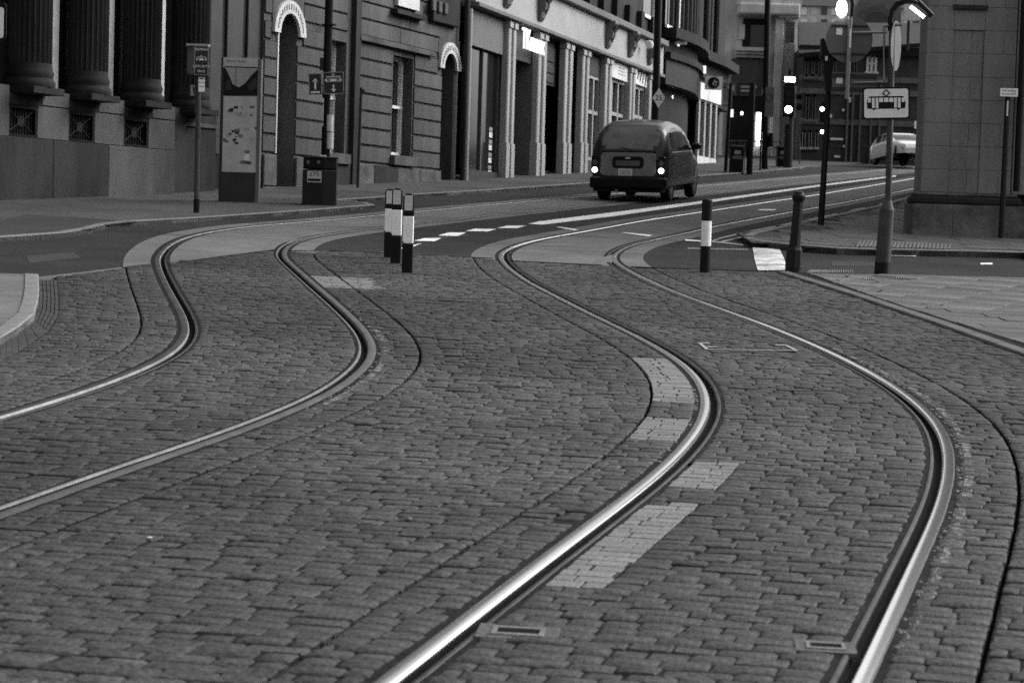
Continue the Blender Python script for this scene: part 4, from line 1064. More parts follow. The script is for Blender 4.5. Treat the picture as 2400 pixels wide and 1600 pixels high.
B6 = frontal('brick_terrace', 'dark brick terrace with rows of pale sash windows beyond the crossing', 1920, 388, 108)
fb(B6, 1874, 118, 2175, 400, 'wall', 'brick', -8, 0)
p0, p1, p2, p3 = at(1872, 125, 107), at(2170, 100, 107), at(2170, 55, 111), at(1872, 52, 111); l = B6.location
MB().add([p - l for p in (p0, p1, p2, p3)] + [p - l + Vector((0, .3, -.2)) for p in (p0, p1, p2, p3)], [(0, 1, 2, 3), (7, 6, 5, 4), (0, 4, 5, 1), (1, 5, 6, 2), (2, 6, 7, 3), (3, 7, 4, 0)]).build('roof', 'slate', B6)
fb(B6, 1874, 114, 2175, 124, 'eaves', 'interior', 0, .5)
def sash(root, x0, y0, x1, y1, fmat='offwhite', parts=2):
    wn = fb(root, x0, y0, x1, y1, 'window', 'glass_mid', 0, .03); 
    Y = root.location.y; l = root.location; p, q = at(x0, y1, Y - .1), at(x1, y0, Y - .1); X0, X1, Z0, Z1 = p.x - l.x, q.x - l.x, p.z - l.z, q.z - l.z; t = .12
    m = MB()
    for i in range(parts + 1): x = X0 + (X1 - X0 - t) * i / parts; m.box(x, x + t, -.12, -.03, Z0, Z1)
    m.box(X0, X1, -.12, -.03, Z1 - t, Z1).box(X0 - .08, X1 + .08, -.2, -.03, Z0 - .12, Z0).box(X0, X1, -.11, -.03, (Z0 + Z1) / 2 - .05, (Z0 + Z1) / 2 + .05)
    m.build('frame', fmat, wn)
for x in (1886, 1901, 1917, 1952, 2000): sash(B6, x, 138, x + 9, 180, 'shop_grey', 1)
for x in (1888, 1903): sash(B6, x, 222, x + 9, 280, 'shop_grey', 1)
sash(B6, 2030, 130, 2056, 168, 'offwhite', 2)
for y in (184, 215, 286): fb(B6, 1874, y, 2175, y + 4, 'string_course', 'brick_pale', 0, .12)
for x in (1880, 1895, 1910): sash(B6, x, 305, x + 8, 345, 'grey', 1)
for (x0, x1) in ((1945, 1976), (2012, 2040), (2046, 2058), (2088, 2118), (2126, 2150)): fb(B6, x0, 318, x1, 345, 'shop_window', 'glass_mid', 0, .05)
for x in (1984, 1996, 2014, 2040, 2060): fb(B6, x, 200, x + 3, 388, 'downpipe', 'brick_pale', 0, .2)
for (x, y, w_, h_) in ((1946, 324, 30, 4), (1955, 365, 14, 4), (1945, 268, 5, 8), (1974, 255, 5, 6), (1976, 340, 4, 6), (1986, 228, 9, 12)): fb(B6, x, y, x + w_, y + h_, 'pale_sign', 'signface', .05, .12)
B7 = frontal('office_block', 'pale office block rising behind the brick terrace roofs', 2010, 388, 165)
fb(B7, 1850, -200, 2185, 130, 'wall', 'stone_pale', -8, 0)
for r_ in range(4):
    for q in range(12):
        x = 1876 + q * 24; y = 18 + r_ * 28
        fb(B7, x, y, x + 15, y + 17, 'window', ('white', 'glass_mid', 'offwhite')[(q * 5 + r_ * 3) % 3], 0, .05)
fb(B7, 1850, 4, 2185, 12, 'band', 'grey', 0, .3)
B8 = frontal('gabled_house', 'brick house with round-arched gable window behind the sign posts', 2050, 388, 116)
l = B8.location; gp = [at(x, y, 115.8) - l for x, y in ((1995, 120), (1995, 30), (2040, -40), (2112, -20), (2112, 120))]
MB().prism_xz([(p_.x, p_.z) for p_ in gp], -.2, 4).build('gable_wall', 'brick_pale', B8)
p = at(2056, 60, 115.6) - l
MB().ring_xz(p.x, p.z, .75, 1.1, 0, pi, -.32, -.2, 14).build('arch', 'stone_mid', B8); MB().tube((p.x, -.21, p.z), (p.x, -.26, p.z), .75, .75, 20).build('round_window', 'glass_dark', B8)
# white banner with lettering behind the pier
bn = thing('banner_sign', 'pale banner with large black letters high beside the stone pier', 'sign', at(2150, 20, 70)); l = bn.location
p, q = at(2118, 48, 70) - l, at(2196, -60, 70) - l
box(p.x, q.x, 0, .1, p.z, q.z).build('board', 'signface', bn); 
t_ = at(2161, 4, 70) - l; text('lettering', 'ol', .55, 'black', bn, face(t_.x - .02, -.012, t_.z))
for x in (p.x + .2, q.x - .2): MB().tube((x, .15, p.z - 1.0), (x, .15, q.z), .05).build('bracket_pole', 'galv_dark', bn)
# ---- pier building on the right
BP = Fac('stone_pier_building', 'plain ashlar pier of a stone building with moulded plinth at right', (2140, 562), (2400, 563), d=Vector((1, 0, 0)))
# its local frame: x to the right, y away
U, H = BP.u, BP.h
pu0, pu1 = U(2163, 250), U(2376, 250); hpl = H(2250, 480)
MB().prism_xy([(pu0 + .05, .61), (pu1 + 6, .61), (pu1 + 26, 62), (pu0 + 19.5, 62)], -.3, 9.6).build('wall_core', 'stone_pier', BP.root)
bot = H(2250, 452); ch_ = .395
rcs = (U(2231, 200), U(2303, 200)); rtop = H(2265, 40)
n_c = 22
for i in range(n_c):
    z0 = bot + i * ch_; z1 = z0 + ch_
    edges = [pu0 + .02]
    for (s_, e_) in ((pu0 + .02, rcs[0]), (rcs[0], rcs[1]), (rcs[1], pu1)):
        rec = (s_ == rcs[0]) and z1 < rtop + .1
        cuts = [s_, e_] if (i % 2 or e_ - s_ < .5) else [s_, (s_ + e_) / 2 + .06, e_]
        for a0, a1 in zip(cuts[:-1], cuts[1:]):
            MB().cbox(a0 + .002, a1 - .002, .03 if rec else 0.0, .62, z0 + .002, z1 - .002, .005).build('stone_block', 'stone_pier', BP.root)
BP.box(rcs[0] - .03, rcs[1] + .03, -.05, .06, rtop + .12, rtop + .2, 'panel_head', 'stone_dark', bevel=.01)
BP.box(pu0 - .06, pu1 + .12, -.6, .06, hpl + .14, bot - .003, 'plinth_moulding', 'stone_base', bevel=.03); BP.box(pu0 - .1, pu1 + .18, -.6, .12, hpl, hpl + .135, 'plinth_moulding', 'stone_darkest', bevel=.04)
x0 = pu0 - .14
for wd in (.7, .8, .62): MB().cbox(x0 + .002, x0 + wd - .002, -.16, .6, -.4, hpl - .004, .006).build('plinth_block', 'stone_base', BP.root); x0 += wd
for q, w_ in ((0.02, .0), (.16, -.12), (.3, -.2)): BP.box(pu1 + q, pu1 + q + .12, -.6, w_ - .02, hpl + .2, 9.6, 'jamb_moulding', 'stone_pier', bevel=.02)
BP.box(pu1 + .42, pu1 + 5, -.7, -.35, -.4, 9.6, 'recess_wall', 'stone_dark')
MB().tube((U(2388, 300, .2), -.2, hpl + .25), (U(2396, 150, .2), -.2, 12), .055).build('drainpipe', 'black', BP.root, smooth=True)
# ------------------------------------------------------------------ street furniture
def post(name, label, cat, base, group=None): return thing(name, label, cat, G(*base), 0, group)
def rel(root, px, py, dy=0.):
    p = at(px, py, root.location.y + dy); return p - root.location
def pbox(root, x0, y0, x1, y1, name, mat, d0=-.01, d1=.01, parent=None, bevel=0):
    p, q = rel(root, x0, y1, d0), rel(root, x1, y0, d0); return box(p.x, q.x, d0, d1, p.z, q.z).build(name, mat, parent or root, bevel=bevel)
# reflective bollards
def bollard(base, top, label):
    r = post('reflective_bollard', label, 'bollard', base, 'black and white bollards'); h = rel(r, *top).z; w_ = .062
    def part(z0, z1, name, mat, k=1.0, d=.055):
        return box(-w_ * k, w_ * k, -d, d, z0, z1).build(name, mat, r, bevel=.012)
    part(0, h * .37, 'lower_band', 'black'); part(h * .3705, h * .715, 'white_band', 'white')
    m = MB(); n = 10
    pts = [(-w_, h * .7155), (w_, h * .7155)] + [(w_ * cos(pi * i / n) * 1.0, h * .965 + .03 * sin(pi * i / n)) for i in range(n + 1)]
    hd = m.prism_xz(pts, -.055, .055).build('head', 'black', r, bevel=.006)
    box(-w_ * .76, w_ * .76, -.06, -.0552, h * .785, h * .975).build('reflector', 'reflector', hd)
    box(-.12, .12, -.09, .09, -.01, .006).build('base_plate', 'concrete', r)
    # scuff on the white band
    box(-w_ * .95, -w_ * .75, -.0585, -.0552, h * .372, h * .4).build('scuff', 'darkgrey', r)
    return r
bollard((954, 640), (957, 453), 'nearest of the three clustered black and white bollards with reflector')
bollard((927, 618), (930, 441), 'middle of the three clustered black and white bollards with reflector')
bollard((911, 604), (914, 443), 'farthest of the three clustered bollards, mostly hidden behind another')
r = post('striped_bollard', 'round black and white banded bollard standing alone right of the taxi', 'bollard', (1652, 638), 'black and white bollards'); h = rel(r, 1658, 465).z
MB().tube((0, 0, -.02), (0, 0, h * .355), .065).build('lower_band', 'black', r, smooth=True); MB().tube((0, 0, h * .355), (0, 0, h * .695), .065).build('white_band', 'white', r, smooth=True)
MB().lathe([(.065, h * .695), (.066, h * .97), (.05, h * .99), (.02, h)], 18).build('head', 'black', r, smooth=True)
# cast iron bollard
r = post('iron_bollard', 'black cast iron bollard with collared head on the pavement tip', 'bollard', (1858, 636)); h = rel(r, 1873, 447).z
MB().lathe([(.1, -.02), (.1, .02), (.105, .06), (.1, .28), (.085, .3), (.075, .33)], 8).build('base', 'iron', r)
MB().lathe([(.075, .33), (.07, .4), (.066, h * .5), (.062, h * .86), (.075, h * .875), (.06, h * .89)], 20, flute=.06, nfl=10).build('shaft', 'iron', r, smooth=True)
MB().lathe([(.075, h * .885), (.085, h * .9), (.085, h * .94), (.07, h * .955), (.06, h * .985), (.02, h)], 20).build('cap', 'iron', r, smooth=True)
r.rotation_euler = (0, .045, 0)
# slim black post with a hooded signal
r = post('signal_post', 'slim black post on the right pavement with a hooded signal seen edge on', 'post', (1923, 540))
p = rel(r, 1945, 140); MB().tube((0, 0, -.02), (p.x * .8, 0, 1.9), .058, .052).tube((p.x * .8, 0, 1.9), p, .05, .045).build('pole', 'iron', r, smooth=True)
m = MB(); q = [rel(r, *t) for t in ((1924, 92), (1930, 92), (1940, 118), (1948, 140), (1946, 216), (1936, 220), (1926, 138), (1922, 140))]
m.prism_xz([(v.x, v.z) for v in q], -.12, .1).build('signal_head', 'black', r, bevel=.01)
pbox(r, 1934, 132, 1940, 142, 'lens', 'signface', -.14, -.121)
# tram sign post
r = post('tram_sign_post', 'grey stepped post carrying a tram sign, round sign backs and lit sign lamps', 'sign post', (2066, 645)); Y0 = r.location.y
p1_ = rel(r, 2079, 492); p2_ = rel(r, 2082, 470); p3_ = rel(r, 2091, 70)
MB().tube((0, 0, -.02), (p1_.x * .2, 0, p1_.z * .2), .098, .096, 18).build('foot_band', 'black', r, smooth=True)
MB().tube((p1_.x * .2, 0, p1_.z * .2), p1_, .097, .094, 18).tube(p1_, p2_, .094, .045, 18, False).build('base_sleeve', 'galv_dark', r, smooth=True, bevel=0)
MB().tube(p2_ - Vector((0, 0, .02)), p3_, .043, .04, 16).build('pole', 'galv_dark', r, smooth=True)
m = MB(); c0, c1_ = rel(r, 2018, 279), rel(r, 2132, 207)
def rrect(x0, x1, z0, z1, rad, n=5):
    o = []
    for cx, cz, a0 in ((x1 - rad, z1 - rad, 0), (x0 + rad, z1 - rad, pi / 2), (x0 + rad, z0 + rad, pi), (x1 - rad, z0 + rad, 3 * pi / 2)):
        o += [(cx + rad * cos(a0 + pi / 2 * i / n), cz + rad * sin(a0 + pi / 2 * i / n)) for i in range(n + 1)]
    return o
W_, H_ = (c1_.x - c0.x), (c1_.z - c0.z); cx, cz = (c0.x + c1_.x) / 2, (c0.z + c1_.z) / 2
sg = bpy.data.objects.new('tram_sign', None)
plate = MB().prism_xz(rrect(-W_ / 2, W_ / 2, -H_ / 2, H_ / 2, .04), -.06, -.045).build('tram_sign', 'black', r, loc=(cx, 0, cz))
plate.rotation_euler = (0, -.045, 0)
MB().prism_xz(rrect(-W_ / 2 + .022, W_ / 2 - .022, -H_ / 2 + .022, H_ / 2 - .022, .03), -.064, -.0602).build('sign_face', 'signface', plate)
def pic(root, s_, mat, bgm, y=-.068, yb=-.0705):
    "tram pictogram centred on (0,0), half width s_"
    body = [(-.98, -.28), (-1, .05), (-.92, .3), (-.86, .36), (.86, .36), (.92, .3), (1, .05), (.98, -.28), (.7, -.3), (.66, -.38), (.6, -.38), (.56, -.3), (.3, -.3), (.26, -.38), (-.0, -.3), (-.56, -.3), (-.6, -.38), (-.66, -.38), (-.7, -.3)]
    body = [(-.98, -.26), (-1, .05), (-.92, .3), (-.86, .36), (.86, .36), (.92, .3), (1, .05), (.98, -.26), (.72, -.28), (.68, -.34), (.6, -.34), (.56, -.28), (-.56, -.28), (-.6, -.34), (-.68, -.34), (-.72, -.28)]
    MB().prism_xz([(x * s_, z * s_) for x, z in body], y, y + .003).build('pictogram', mat, root)
    m = MB()
    for a, b, c_, d_ in ((-.95, -.8, .05, .28), (-.74, -.6, -.24, .28), (-.55, -.41, -.24, .28), (-.37, -.16, .06, .28), (-.11, .11, .06, .28), (.16, .37, .06, .28), (.41, .55, -.24, .28), (.6, .74, -.24, .28), (.8, .95, .05, .28)): m.box(a * s_, b * s_, yb, yb + .002, c_ * s_, d_ * s_)
    m.build('pictogram_window', bgm, root)
    g = MB(); d = .17 * s_; zc = .53 * s_
    for a, b in (((0, zc + d), (d * 1.1, zc)), ((d * 1.1, zc), (0, zc - d)), ((0, zc - d), (-d * 1.1, zc)), ((-d * 1.1, zc), (0, zc + d))): g.tube((a[0], y, a[1]), (b[0], y, b[1]), .028 * s_, .028 * s_, 6)
    g.build('pictogram_pantograph', mat, root)
pic(plate, W_ * .405, 'black', 'signface')
# round sign backs on brackets, with lamps over them
pc = rel(r, 1992, 92)
MB().tube(rel(r, 1985, 232), rel(r, 1993, 40), .03, .03).build('side_pole', 'galv', r, smooth=True)
for y in (76, 193): MB().tube(rel(r, 1998, y + 1), rel(r, 2078, y), .017).build('bracket_bar', 'galv', r, smooth=True)
dsc = MB().tube((pc.x, .05, pc.z), (pc.x, .062, pc.z), .3, .3, 36).build('round_sign_back', 'midgrey', r)
dsc2 = MB()
for y in (60, 126): a_, b_ = rel(r, 1950, y - 3), rel(r, 2036, y + 3); dsc2.box(a_.x, b_.x, .03, .05, b_.z, a_.z)
dsc2.build('sign_channel', 'darkgrey', dsc)
pbox(r, 1960, 66, 1975, 82, 'sticker', 'signface', .045, .049, dsc); pbox(r, 1990, 68, 1996, 112, 'sticker', 'signface', -.04, -.032, dsc)
bk = pbox(r, 1950, 172, 2056, 214, 'plate_back', 'midgrey', .05, .06); pbox(r, 1950, 175, 2056, 181, 'sign_channel', 'darkgrey', .03, .05, bk); pbox(r, 1950, 207, 2056, 213, 'sign_channel', 'darkgrey', .03, .05, bk); pbox(r, 1960, 180, 1975, 196, 'sticker', 'signface', .044, .049, bk)
d3 = MB().tube((0, 0, 0), (.012, 0, 0), .32, .32, 36).build('round_sign_back', 'midgrey', r, loc=rel(r, 2098, 108, .1)); d3.rotation_euler = (0, 0, radians(-22))
MB().tube(rel(r, 2070, 62), rel(r, 2112, 58), .02).tube(rel(r, 2072, 60), rel(r, 2072, 190), .014).build('clamp', 'galv', r, smooth=True)
arm = [rel(r, *t) for t in ((2087, 72), (2087, 45), (2092, 25), (2104, 9), (2122, 3), (2142, 6), (2156, 14))]
MB().path(arm, .036).build('lamp_arm', 'black', r, smooth=True)
v0, v1 = rel(r, 2150, 6), rel(r, 2184, 38); d = (v1 - v0)
MB().tube(v0, v1, .05, .04, 12).build('lamp_head', 'black', r, smooth=True); a_, b_ = rel(r, 2134, 16, -.03), rel(r, 2166, 41, -.03); MB().tube(a_, b_, .022, .022, 10).build('lamp_tube', 'lamp_on', r, smooth=True)
arm = [rel(r, *t) for t in ((1995, 40), (1997, 10), (1994, -10), (1984, -22))]
MB().path(arm, .036).build('lamp_arm', 'black', r, smooth=True); lp = rel(r, 1973, 18)
MB().lathe([(.015, -.13), (.06, -.09), (.075, -.02), (.06, .06), (.02, .12)], 18, (lp.x, lp.y), z0=lp.z).build('lamp_bowl', 'lamp_on', r, smooth=True)
# no loading post
r = post('plate_post', 'thin black post with a small white no loading plate before the pier', 'sign post', (2346, 553)); r.location = at(2346, 556, BP.o.y - .32); p = rel(r, 2363, 208)
MB().tube((0, 0, -.02), p, .048, .045).build('pole', 'iron', r, smooth=True)
c0, c1_ = rel(r, 2344, 226, -.06), rel(r, 2386, 208, -.06); pl2 = box(c0.x, c1_.x, -.07, -.055, c0.z, c1_.z).build('plate', 'white', r)
text('plate_text', 'No loading\nat any time', .052, 'black', pl2, face((c0.x + c1_.x) / 2, -.0715, (c0.z + c1_.z) / 2 + .003), ext=.0005)
pbox(r, 2359, 237, 2364, 272, 'sticker', 'signface', -.056, -.05)
# tramway warning post
r = post('warning_sign_post', 'grey post with a boxed tramway warning sign and small white notices', 'sign post', (460, 507))
MB().tube((0, 0, -.02), (0, 0, .28), .05).build('foot_band', 'black', r, smooth=True); MB().tube((0, 0, .28), rel(r, 466, 175), .045, .042).build('pole', 'galv_dark', r, smooth=True)
c0, c1_ = rel(r, 457, 177), rel(r, 491, 110)
sb = box(c0.x, c1_.x, -.09, -.07, c0.z, c1_.z).build('sign_plate', 'darkgrey', r); xm = (c0.x + c1_.x) / 2; hh = c1_.z - c0.z
m = MB(); t = .008
m.box(c0.x, c1_.x, -.094, -.0905, c0.z, c0.z + t).box(c0.x, c1_.x, -.094, -.0905, c1_.z - t, c1_.z).box(c0.x, c0.x + t, -.094, -.0905, c0.z, c1_.z).box(c1_.x - t, c1_.x, -.094, -.0905, c0.z, c1_.z).build('sign_border', 'grey', sb)
for q, (tx, k) in enumerate((('TRAMWAY', .88), ('LOOK BOTH', .3), ('WAYS', .13))): text('sign_text', tx, .055, 'signface', sb, face(xm, -.092, c0.z + hh * k), ext=.001, sx=.85)
em = bpy.data.objects.new('emblem', None); C.objects.link(em); em.parent = sb; em.location = (xm, -.03, c0.z + hh * .56); pic(em, .085, 'signface', 'darkgrey', -.064, -.067)
q0, q1 = rel(r, 437, 172), rel(r, 457, 105)
MB().add([(c0.x, -.09, c0.z), (c0.x, -.09, c1_.z), (q0.x, .05, q1.z - .02), (q0.x, .05, q0.z), (c0.x, .05, c0.z), (c0.x, .05, c1_.z)], [(0, 1, 2, 3), (3, 2, 5, 4), (1, 5, 2), (0, 3, 4)]).build('side_plate', 'midgrey', r)
box(q0.x, c1_.x, -.1, .07, c1_.z + .001, c1_.z + .035).build('sign_roof', 'grey', r); box(q0.x, c1_.x, -.1, .07, c0.z - .025, c0.z - .001).build('sign_floor', 'black', r)
for (y0, y1) in ((180, 193), (195, 215)): pbox(r, 465, y0, 480, y1, 'notice', 'white', -.075, -.068)
pbox(r, 468, 183, 477, 186, 'notice_text', 'darkgrey', -.078, -.0755); pbox(r, 467, 202, 478, 204, 'notice_text', 'grey', -.078, -.0755)
m = MB(); p = rel(r, 452, 200); q = rel(r, 452, 225)
m.box(p.x - .03, p.x + .03, -.06, .02, q.z, q.z + .03).box(p.x - .03, p.x + .03, -.06, .02, p.z - .03, p.z).box(p.x - .03, p.x - .005, -.06, .02, q.z + .03, p.z - .03).build('bracket', 'galv', r)
# wayfinding monolith
r = post('wayfinding_panel', 'tall grey wayfinding panel with street photo and faded map', 'sign', (562, 481)); W2 = rel(r, 605, 481).x
a0 = rel(r, 515, 300).x; a1 = rel(r, 606, 300).x; tp = rel(r, 560, 136).z; l0 = rel(r, 518, 200).x; 
r.rotation_euler = (0, 0, .0)
bd = box(a0, a1, 0, .22, -.03, tp).build('body', 'darkgrey', r, bevel=.012)
def mp(x0, y0, x1, y1, name, mat, d=.006, parent=None): return pbox(r, x0, y0, x1, y1, name, mat, -d, -.0005, parent or bd)
mp(523, 137, 608, 158, 'title_band', 'panel_grey'); ph = mp(524, 158, 607, 225, 'photo', 'grey'); mp(520, 227, 606, 403, 'map', 'panel_grey'); mp(516, 405, 604, 478, 'lower_panel', 'darkgrey')
text('title_text', 'Church Street', .065, 'darkgrey', bd, face(rel(r, 530, 143).x, -.008, rel(r, 530, 143).z), 'LEFT', .0005); text('title_text', 'Fargate & city', .05, 'darkgrey', bd, face(rel(r, 530, 152).x, -.008, rel(r, 530, 152).z), 'LEFT', .0005) if False else None
for pts, mm in (([(524, 158), (530, 162), (540, 185), (545, 198), (560, 205), (575, 195), (590, 176), (607, 160), (607, 225), (524, 225)], 'black'), ([(528, 195), (534, 185), (540, 192), (542, 210), (530, 212)], 'darkgrey'), ([(580, 200), (600, 180), (603, 205), (584, 215)], 'darkgrey')):
    q = [rel(r, x, y, -.01) for x, y in pts]; MB().prism_xz([(v.x, v.z) for v in q], -.0085 - (.001 if mm != 'black' else 0), -.0062).build('photo_print', mm, ph)
pbox(r, 552, 160, 554, 210, 'photo_print', 'black', -.0095, -.0062, ph)
mr = random.Random(9)
for i in range(34):
    if i < 12: x, y = mr.uniform(540, 603), mr.uniform(246, 272)
    elif i < 30: x, y = mr.uniform(522, 603), mr.uniform(296, 336)
    else: x, y = mr.uniform(568, 585), mr.uniform(350, 382)
    s_ = mr.uniform(2, 6); mp(x - s_, y - s_ * .5, x + s_, y + s_ * .6, 'map_print', mr.choice(('darkgrey', 'midgrey', 'grey')), .0075 + .0002 * i)
mp(571, 362, 584, 376, 'map_label', 'offwhite', .016)
box(a1 - .035, a1 + .03, -.012, .232, -.03, tp - .01).build('edge_fin', 'midgrey', r)
# litter bin
r = post('litter_bin', 'black square litter bin with a fine notice beside the lamp post', 'bin', (750, 487)); x0, x1 = rel(r, 711, 440).x, rel(r, 790, 440).x; hb_ = rel(r, 750, 368).z; xm = x0 + (x1 - x0) * .62
bd = MB().prism_xy([(x0, -.22), (xm, -.3), (x1, -.18), (x1 - .02, .3), (x0 + .05, .3)], -.02, hb_ * .74).build('body', 'black_gloss', r, bevel=.015)
hd = MB().prism_xy([(x0 + .005, -.21), (xm, -.29), (x1 - .005, -.17), (x1 - .025, .29), (x0 + .055, .29)], hb_ * .755, hb_ * .97).build('hood', 'black', r, bevel=.02)
MB().prism_xy([(x0 - .015, -.235), (xm, -.315), (x1 + .015, -.195), (x1, .315), (x0 + .03, .315)], hb_ * .97, hb_).build('lid', 'darkgrey', r, bevel=.01)
for px in (722, 747): 
    p = rel(r, px, 380, -.29); MB().lathe([(0.004, 0), (.04, .001), (.04, .003)], 14) ; MB().tube((p.x, -.262 if px < 740 else -.284, p.z), (p.x, -.27 if px < 740 else -.293, p.z), .033, .033, 12).build('round_emblem', 'midgrey', hd)
q0, q1 = rel(r, 720, 427, -.3), rel(r, 754, 401, -.3)
nb = box(q0.x, q1.x, -.315, -.3, q0.z, q1.z).build('fine_notice', 'panel_grey', r); nb.rotation_euler = (0, 0, 0)
text('notice_text', '£75', .12, 'black', nb, face((q0.x + q1.x) / 2, -.3165, q0.z + (q1.z - q0.z) * .7), ext=.0005); box(q0.x + .015, q1.x - .015, -.3175, -.3155, q0.z + .02, q0.z + .07).build('notice_band', 'black', nb)
box(x0 + .3, x0 + .42, -.15, -.05, hb_ + .001, hb_ + .03).build('cup', 'offwhite', r, bevel=.005)
# lamp post with tram direction plates
r = post('lamp_post', 'tall black lamp post behind the bin with two dark direction plates', 'lamp post', (763, 474)); 
MB().tube((0, 0, -.02), rel(r, 764, 300), .09, .085).build('lower_pole', 'black', r, smooth=True); MB().tube(rel(r, 765, 230), rel(r, 781, -320), .085, .075).tube(rel(r, 764, 320), rel(r, 767, 225), .06).build('pole', 'black', r, smooth=True)
MB().tube(rel(r, 771, 60), rel(r, 771, 57), .13, .13).build('ring', 'black', r, smooth=True); MB().tube(rel(r, 757, 59), rel(r, 787, 59), .02).build('ring_bar', 'black', r)
box(rel(r, 754, 330).x, rel(r, 770, 330).x, -.06, .08, rel(r, 760, 366).z, rel(r, 760, 296).z).build('control_box', 'black', r, bevel=.01)
for (x0, y0, x1, y1, k) in ((723, 173, 755, 222, 0), (757, 170, 806, 220, 1)):
    p, q = rel(r, x0, y1, -.12), rel(r, x1, y0, -.12); xm, zm = (p.x + q.x) / 2, (p.z + q.z) / 2
    pt2 = MB().box(p.x - xm, q.x - xm, -.01, .01, p.z - zm, q.z - zm).build('direction_plate', 'darkgrey', r, loc=(xm, -.12, zm)); pt2.rotation_euler = (0, -.05 if k == 0 else -.06, 0)
    W2, H2 = q.x - p.x, q.z - p.z; m = MB(); t = .012
    m.box(-W2 / 2, W2 / 2, -.014, -.0105, -H2 / 2, -H2 / 2 + t).box(-W2 / 2, W2 / 2, -.014, -.0105, H2 / 2 - t, H2 / 2).box(-W2 / 2, -W2 / 2 + t, -.014, -.0105, -H2 / 2, H2 / 2).box(W2 / 2 - t, W2 / 2, -.014, -.0105, -H2 / 2, H2 / 2).build('plate_border', 'grey', pt2)
    m = MB()
    if k == 0:
        m.box(-.018, .018, -.014, -.0105, -H2 * .25, H2 * .12).prism_xz([(-.06, H2 * .1), (0, H2 * .28), (.06, H2 * .1), (0, H2 * .16)], -.014, -.0105).box(-W2 * .35, W2 * .35, -.014, -.0105, -H2 * .42, -H2 * .34).build('arrow', 'signface', pt2)
    else:
        m.box(-.014, .014, -.014, -.0105, -H2 * .36, -H2 * .08).prism_xz([(-.05, -H2 * .28), (.05, -H2 * .28), (0, -H2 * .42)], -.0145, -.0105).build('arrow', 'signface', pt2)
        em = bpy.data.objects.new('emblem', None); C.objects.link(em); em.parent = pt2; em.location = (0, .05, H2 * .17); pic(em, W2 * .4, 'signface', 'darkgrey', -.063, -.066)
for (y0, y1) in ((270, 308), (311, 349)): MB().tube(rel(r, 773, y1, -.05), rel(r, 774, y0, -.05), .068, .068, 14).build('paper_sleeve', 'offwhite', r, smooth=True)
box(rel(r, 750, 140).x, rel(r, 762, 140).x, -.03, .03, rel(r, 756, 165).z, rel(r, 756, 136).z).build('small_box', 'darkgrey', r)
# thin dark post by the window
r = post('thin_post', 'thin dark rusted post in front of the ashlar wall', 'post', (838, 446)); MB().tube((0, 0, -.02), rel(r, 847, 206), .035, .033).build('pole', 'darkgrey', r, smooth=True); p = rel(r, 849, 212); box(p.x - .02, p.x + .06, -.03, .03, p.z - .06, p.z + .02).build('bracket', 'darkgrey', r)
# sign cut by the left edge
r = thing('edge_sign', 'pale sign with a thick black border cut by the left edge', 'sign', G(-60, 640)); c0, c1_ = rel(r, -110, 92), rel(r, 16, 6)
MB().tube((0, .05, -.05), (0, .05, c1_.z), .045).build('pole', 'black', r, smooth=True)
bdr = MB().prism_xz(rrect(c0.x, c1_.x, c0.z, c1_.z, .05), -.01, .01).build('sign_plate', 'black', r); q0, q1 = rel(r, -100, 87), rel(r, 10, 18); MB().prism_xz(rrect(q0.x, q1.x, q0.z, q1.z, .03), -.015, -.0105).build('sign_face', 'signface', bdr)
# tall pole with the 25 diamond
r = post('tram_pole', 'tall black pole with a diamond 25 speed plate behind the taxi', 'pole', (1532, 412)); MB().tube((0, 0, -.02), rel(r, 1551, -300), .13, .11).build('pole', 'black', r, smooth=True)
p = rel(r, 1544, 230, -.2); s_ = rel(r, 1556, 230, -.2).x - p.x; dm2 = MB().prism_xz([(-s_ * 1.25, 0), (0, -s_ * 1.95), (s_ * 1.25, 0), (0, s_ * 1.95)], -.01, .01).build('speed_plate', 'signface', r, loc=(p.x, -.2, p.z)); text('speed_number', '25', s_ * 1.55, 'black', dm2, face(0, -.012, 0), ext=.001)
# --- distant poles, signals and bins
def far_pole(base, top, rad, name, label, cat='pole', mat='black'):
    r = post(name, label, cat, base); MB().tube((0, 0, -.02), rel(r, *top), rad, rad * .9, 10).build('pole', mat, r, smooth=True); return r
r = far_pole((1792, 400), (1804, -250), .13, 'street_pole', 'tall black street pole in front of the pale corner building')
pl3 = pbox(r, 1792, 205, 1815, 274, 'timetable_panel', 'midgrey', -.25, -.2); p = rel(r, 1803, 228, -.26); MB().ring_xz(p.x, p.z, .12, .15, 0, 2 * pi, -.26, -.251, 20).build('round_emblem', 'darkgrey', pl3); MB().tube((rel(r, 1806, 330).x, -.1, rel(r, 1806, 345).z), (rel(r, 1806, 330).x, -.1, rel(r, 1806, 312).z), .13, .1, 12).build('control_box', 'black', r, bevel=0)
r = far_pole((1700, 406), (1713, 195), .07, 'street_pole', 'thin black pole standing left of the far bins')
r = far_pole((1756, 409), (1764, 195), .12, 'street_pole', 'dark pole beside the far litter bin below the street sign')
r = far_pole((1846, 396), (1853, 205), .2, 'traffic_signal', 'traffic signal with a lit lower lamp on a stout dark post', 'traffic light', 'darkgrey')
hd = pbox(r, 1834, 203, 1864, 272, 'signal_head', 'black', -.4, -.15, bevel=.03); bp_ = pbox(r, 1832, 201, 1868, 275, 'backing_board', 'grey', -.15, -.12)
p = rel(r, 1848, 257, -.41); MB().tube((p.x, -.42, p.z), (p.x, -.401, p.z), .155, .155, 20).build('lamp_lens', 'lamp_on', hd)
for y in (220, 239): p2 = rel(r, 1848, y, -.41); MB().tube((p2.x, -.42, p2.z), (p2.x, -.401, p2.z), .14, .14, 16).build('dark_lens', 'black_gloss', hd)
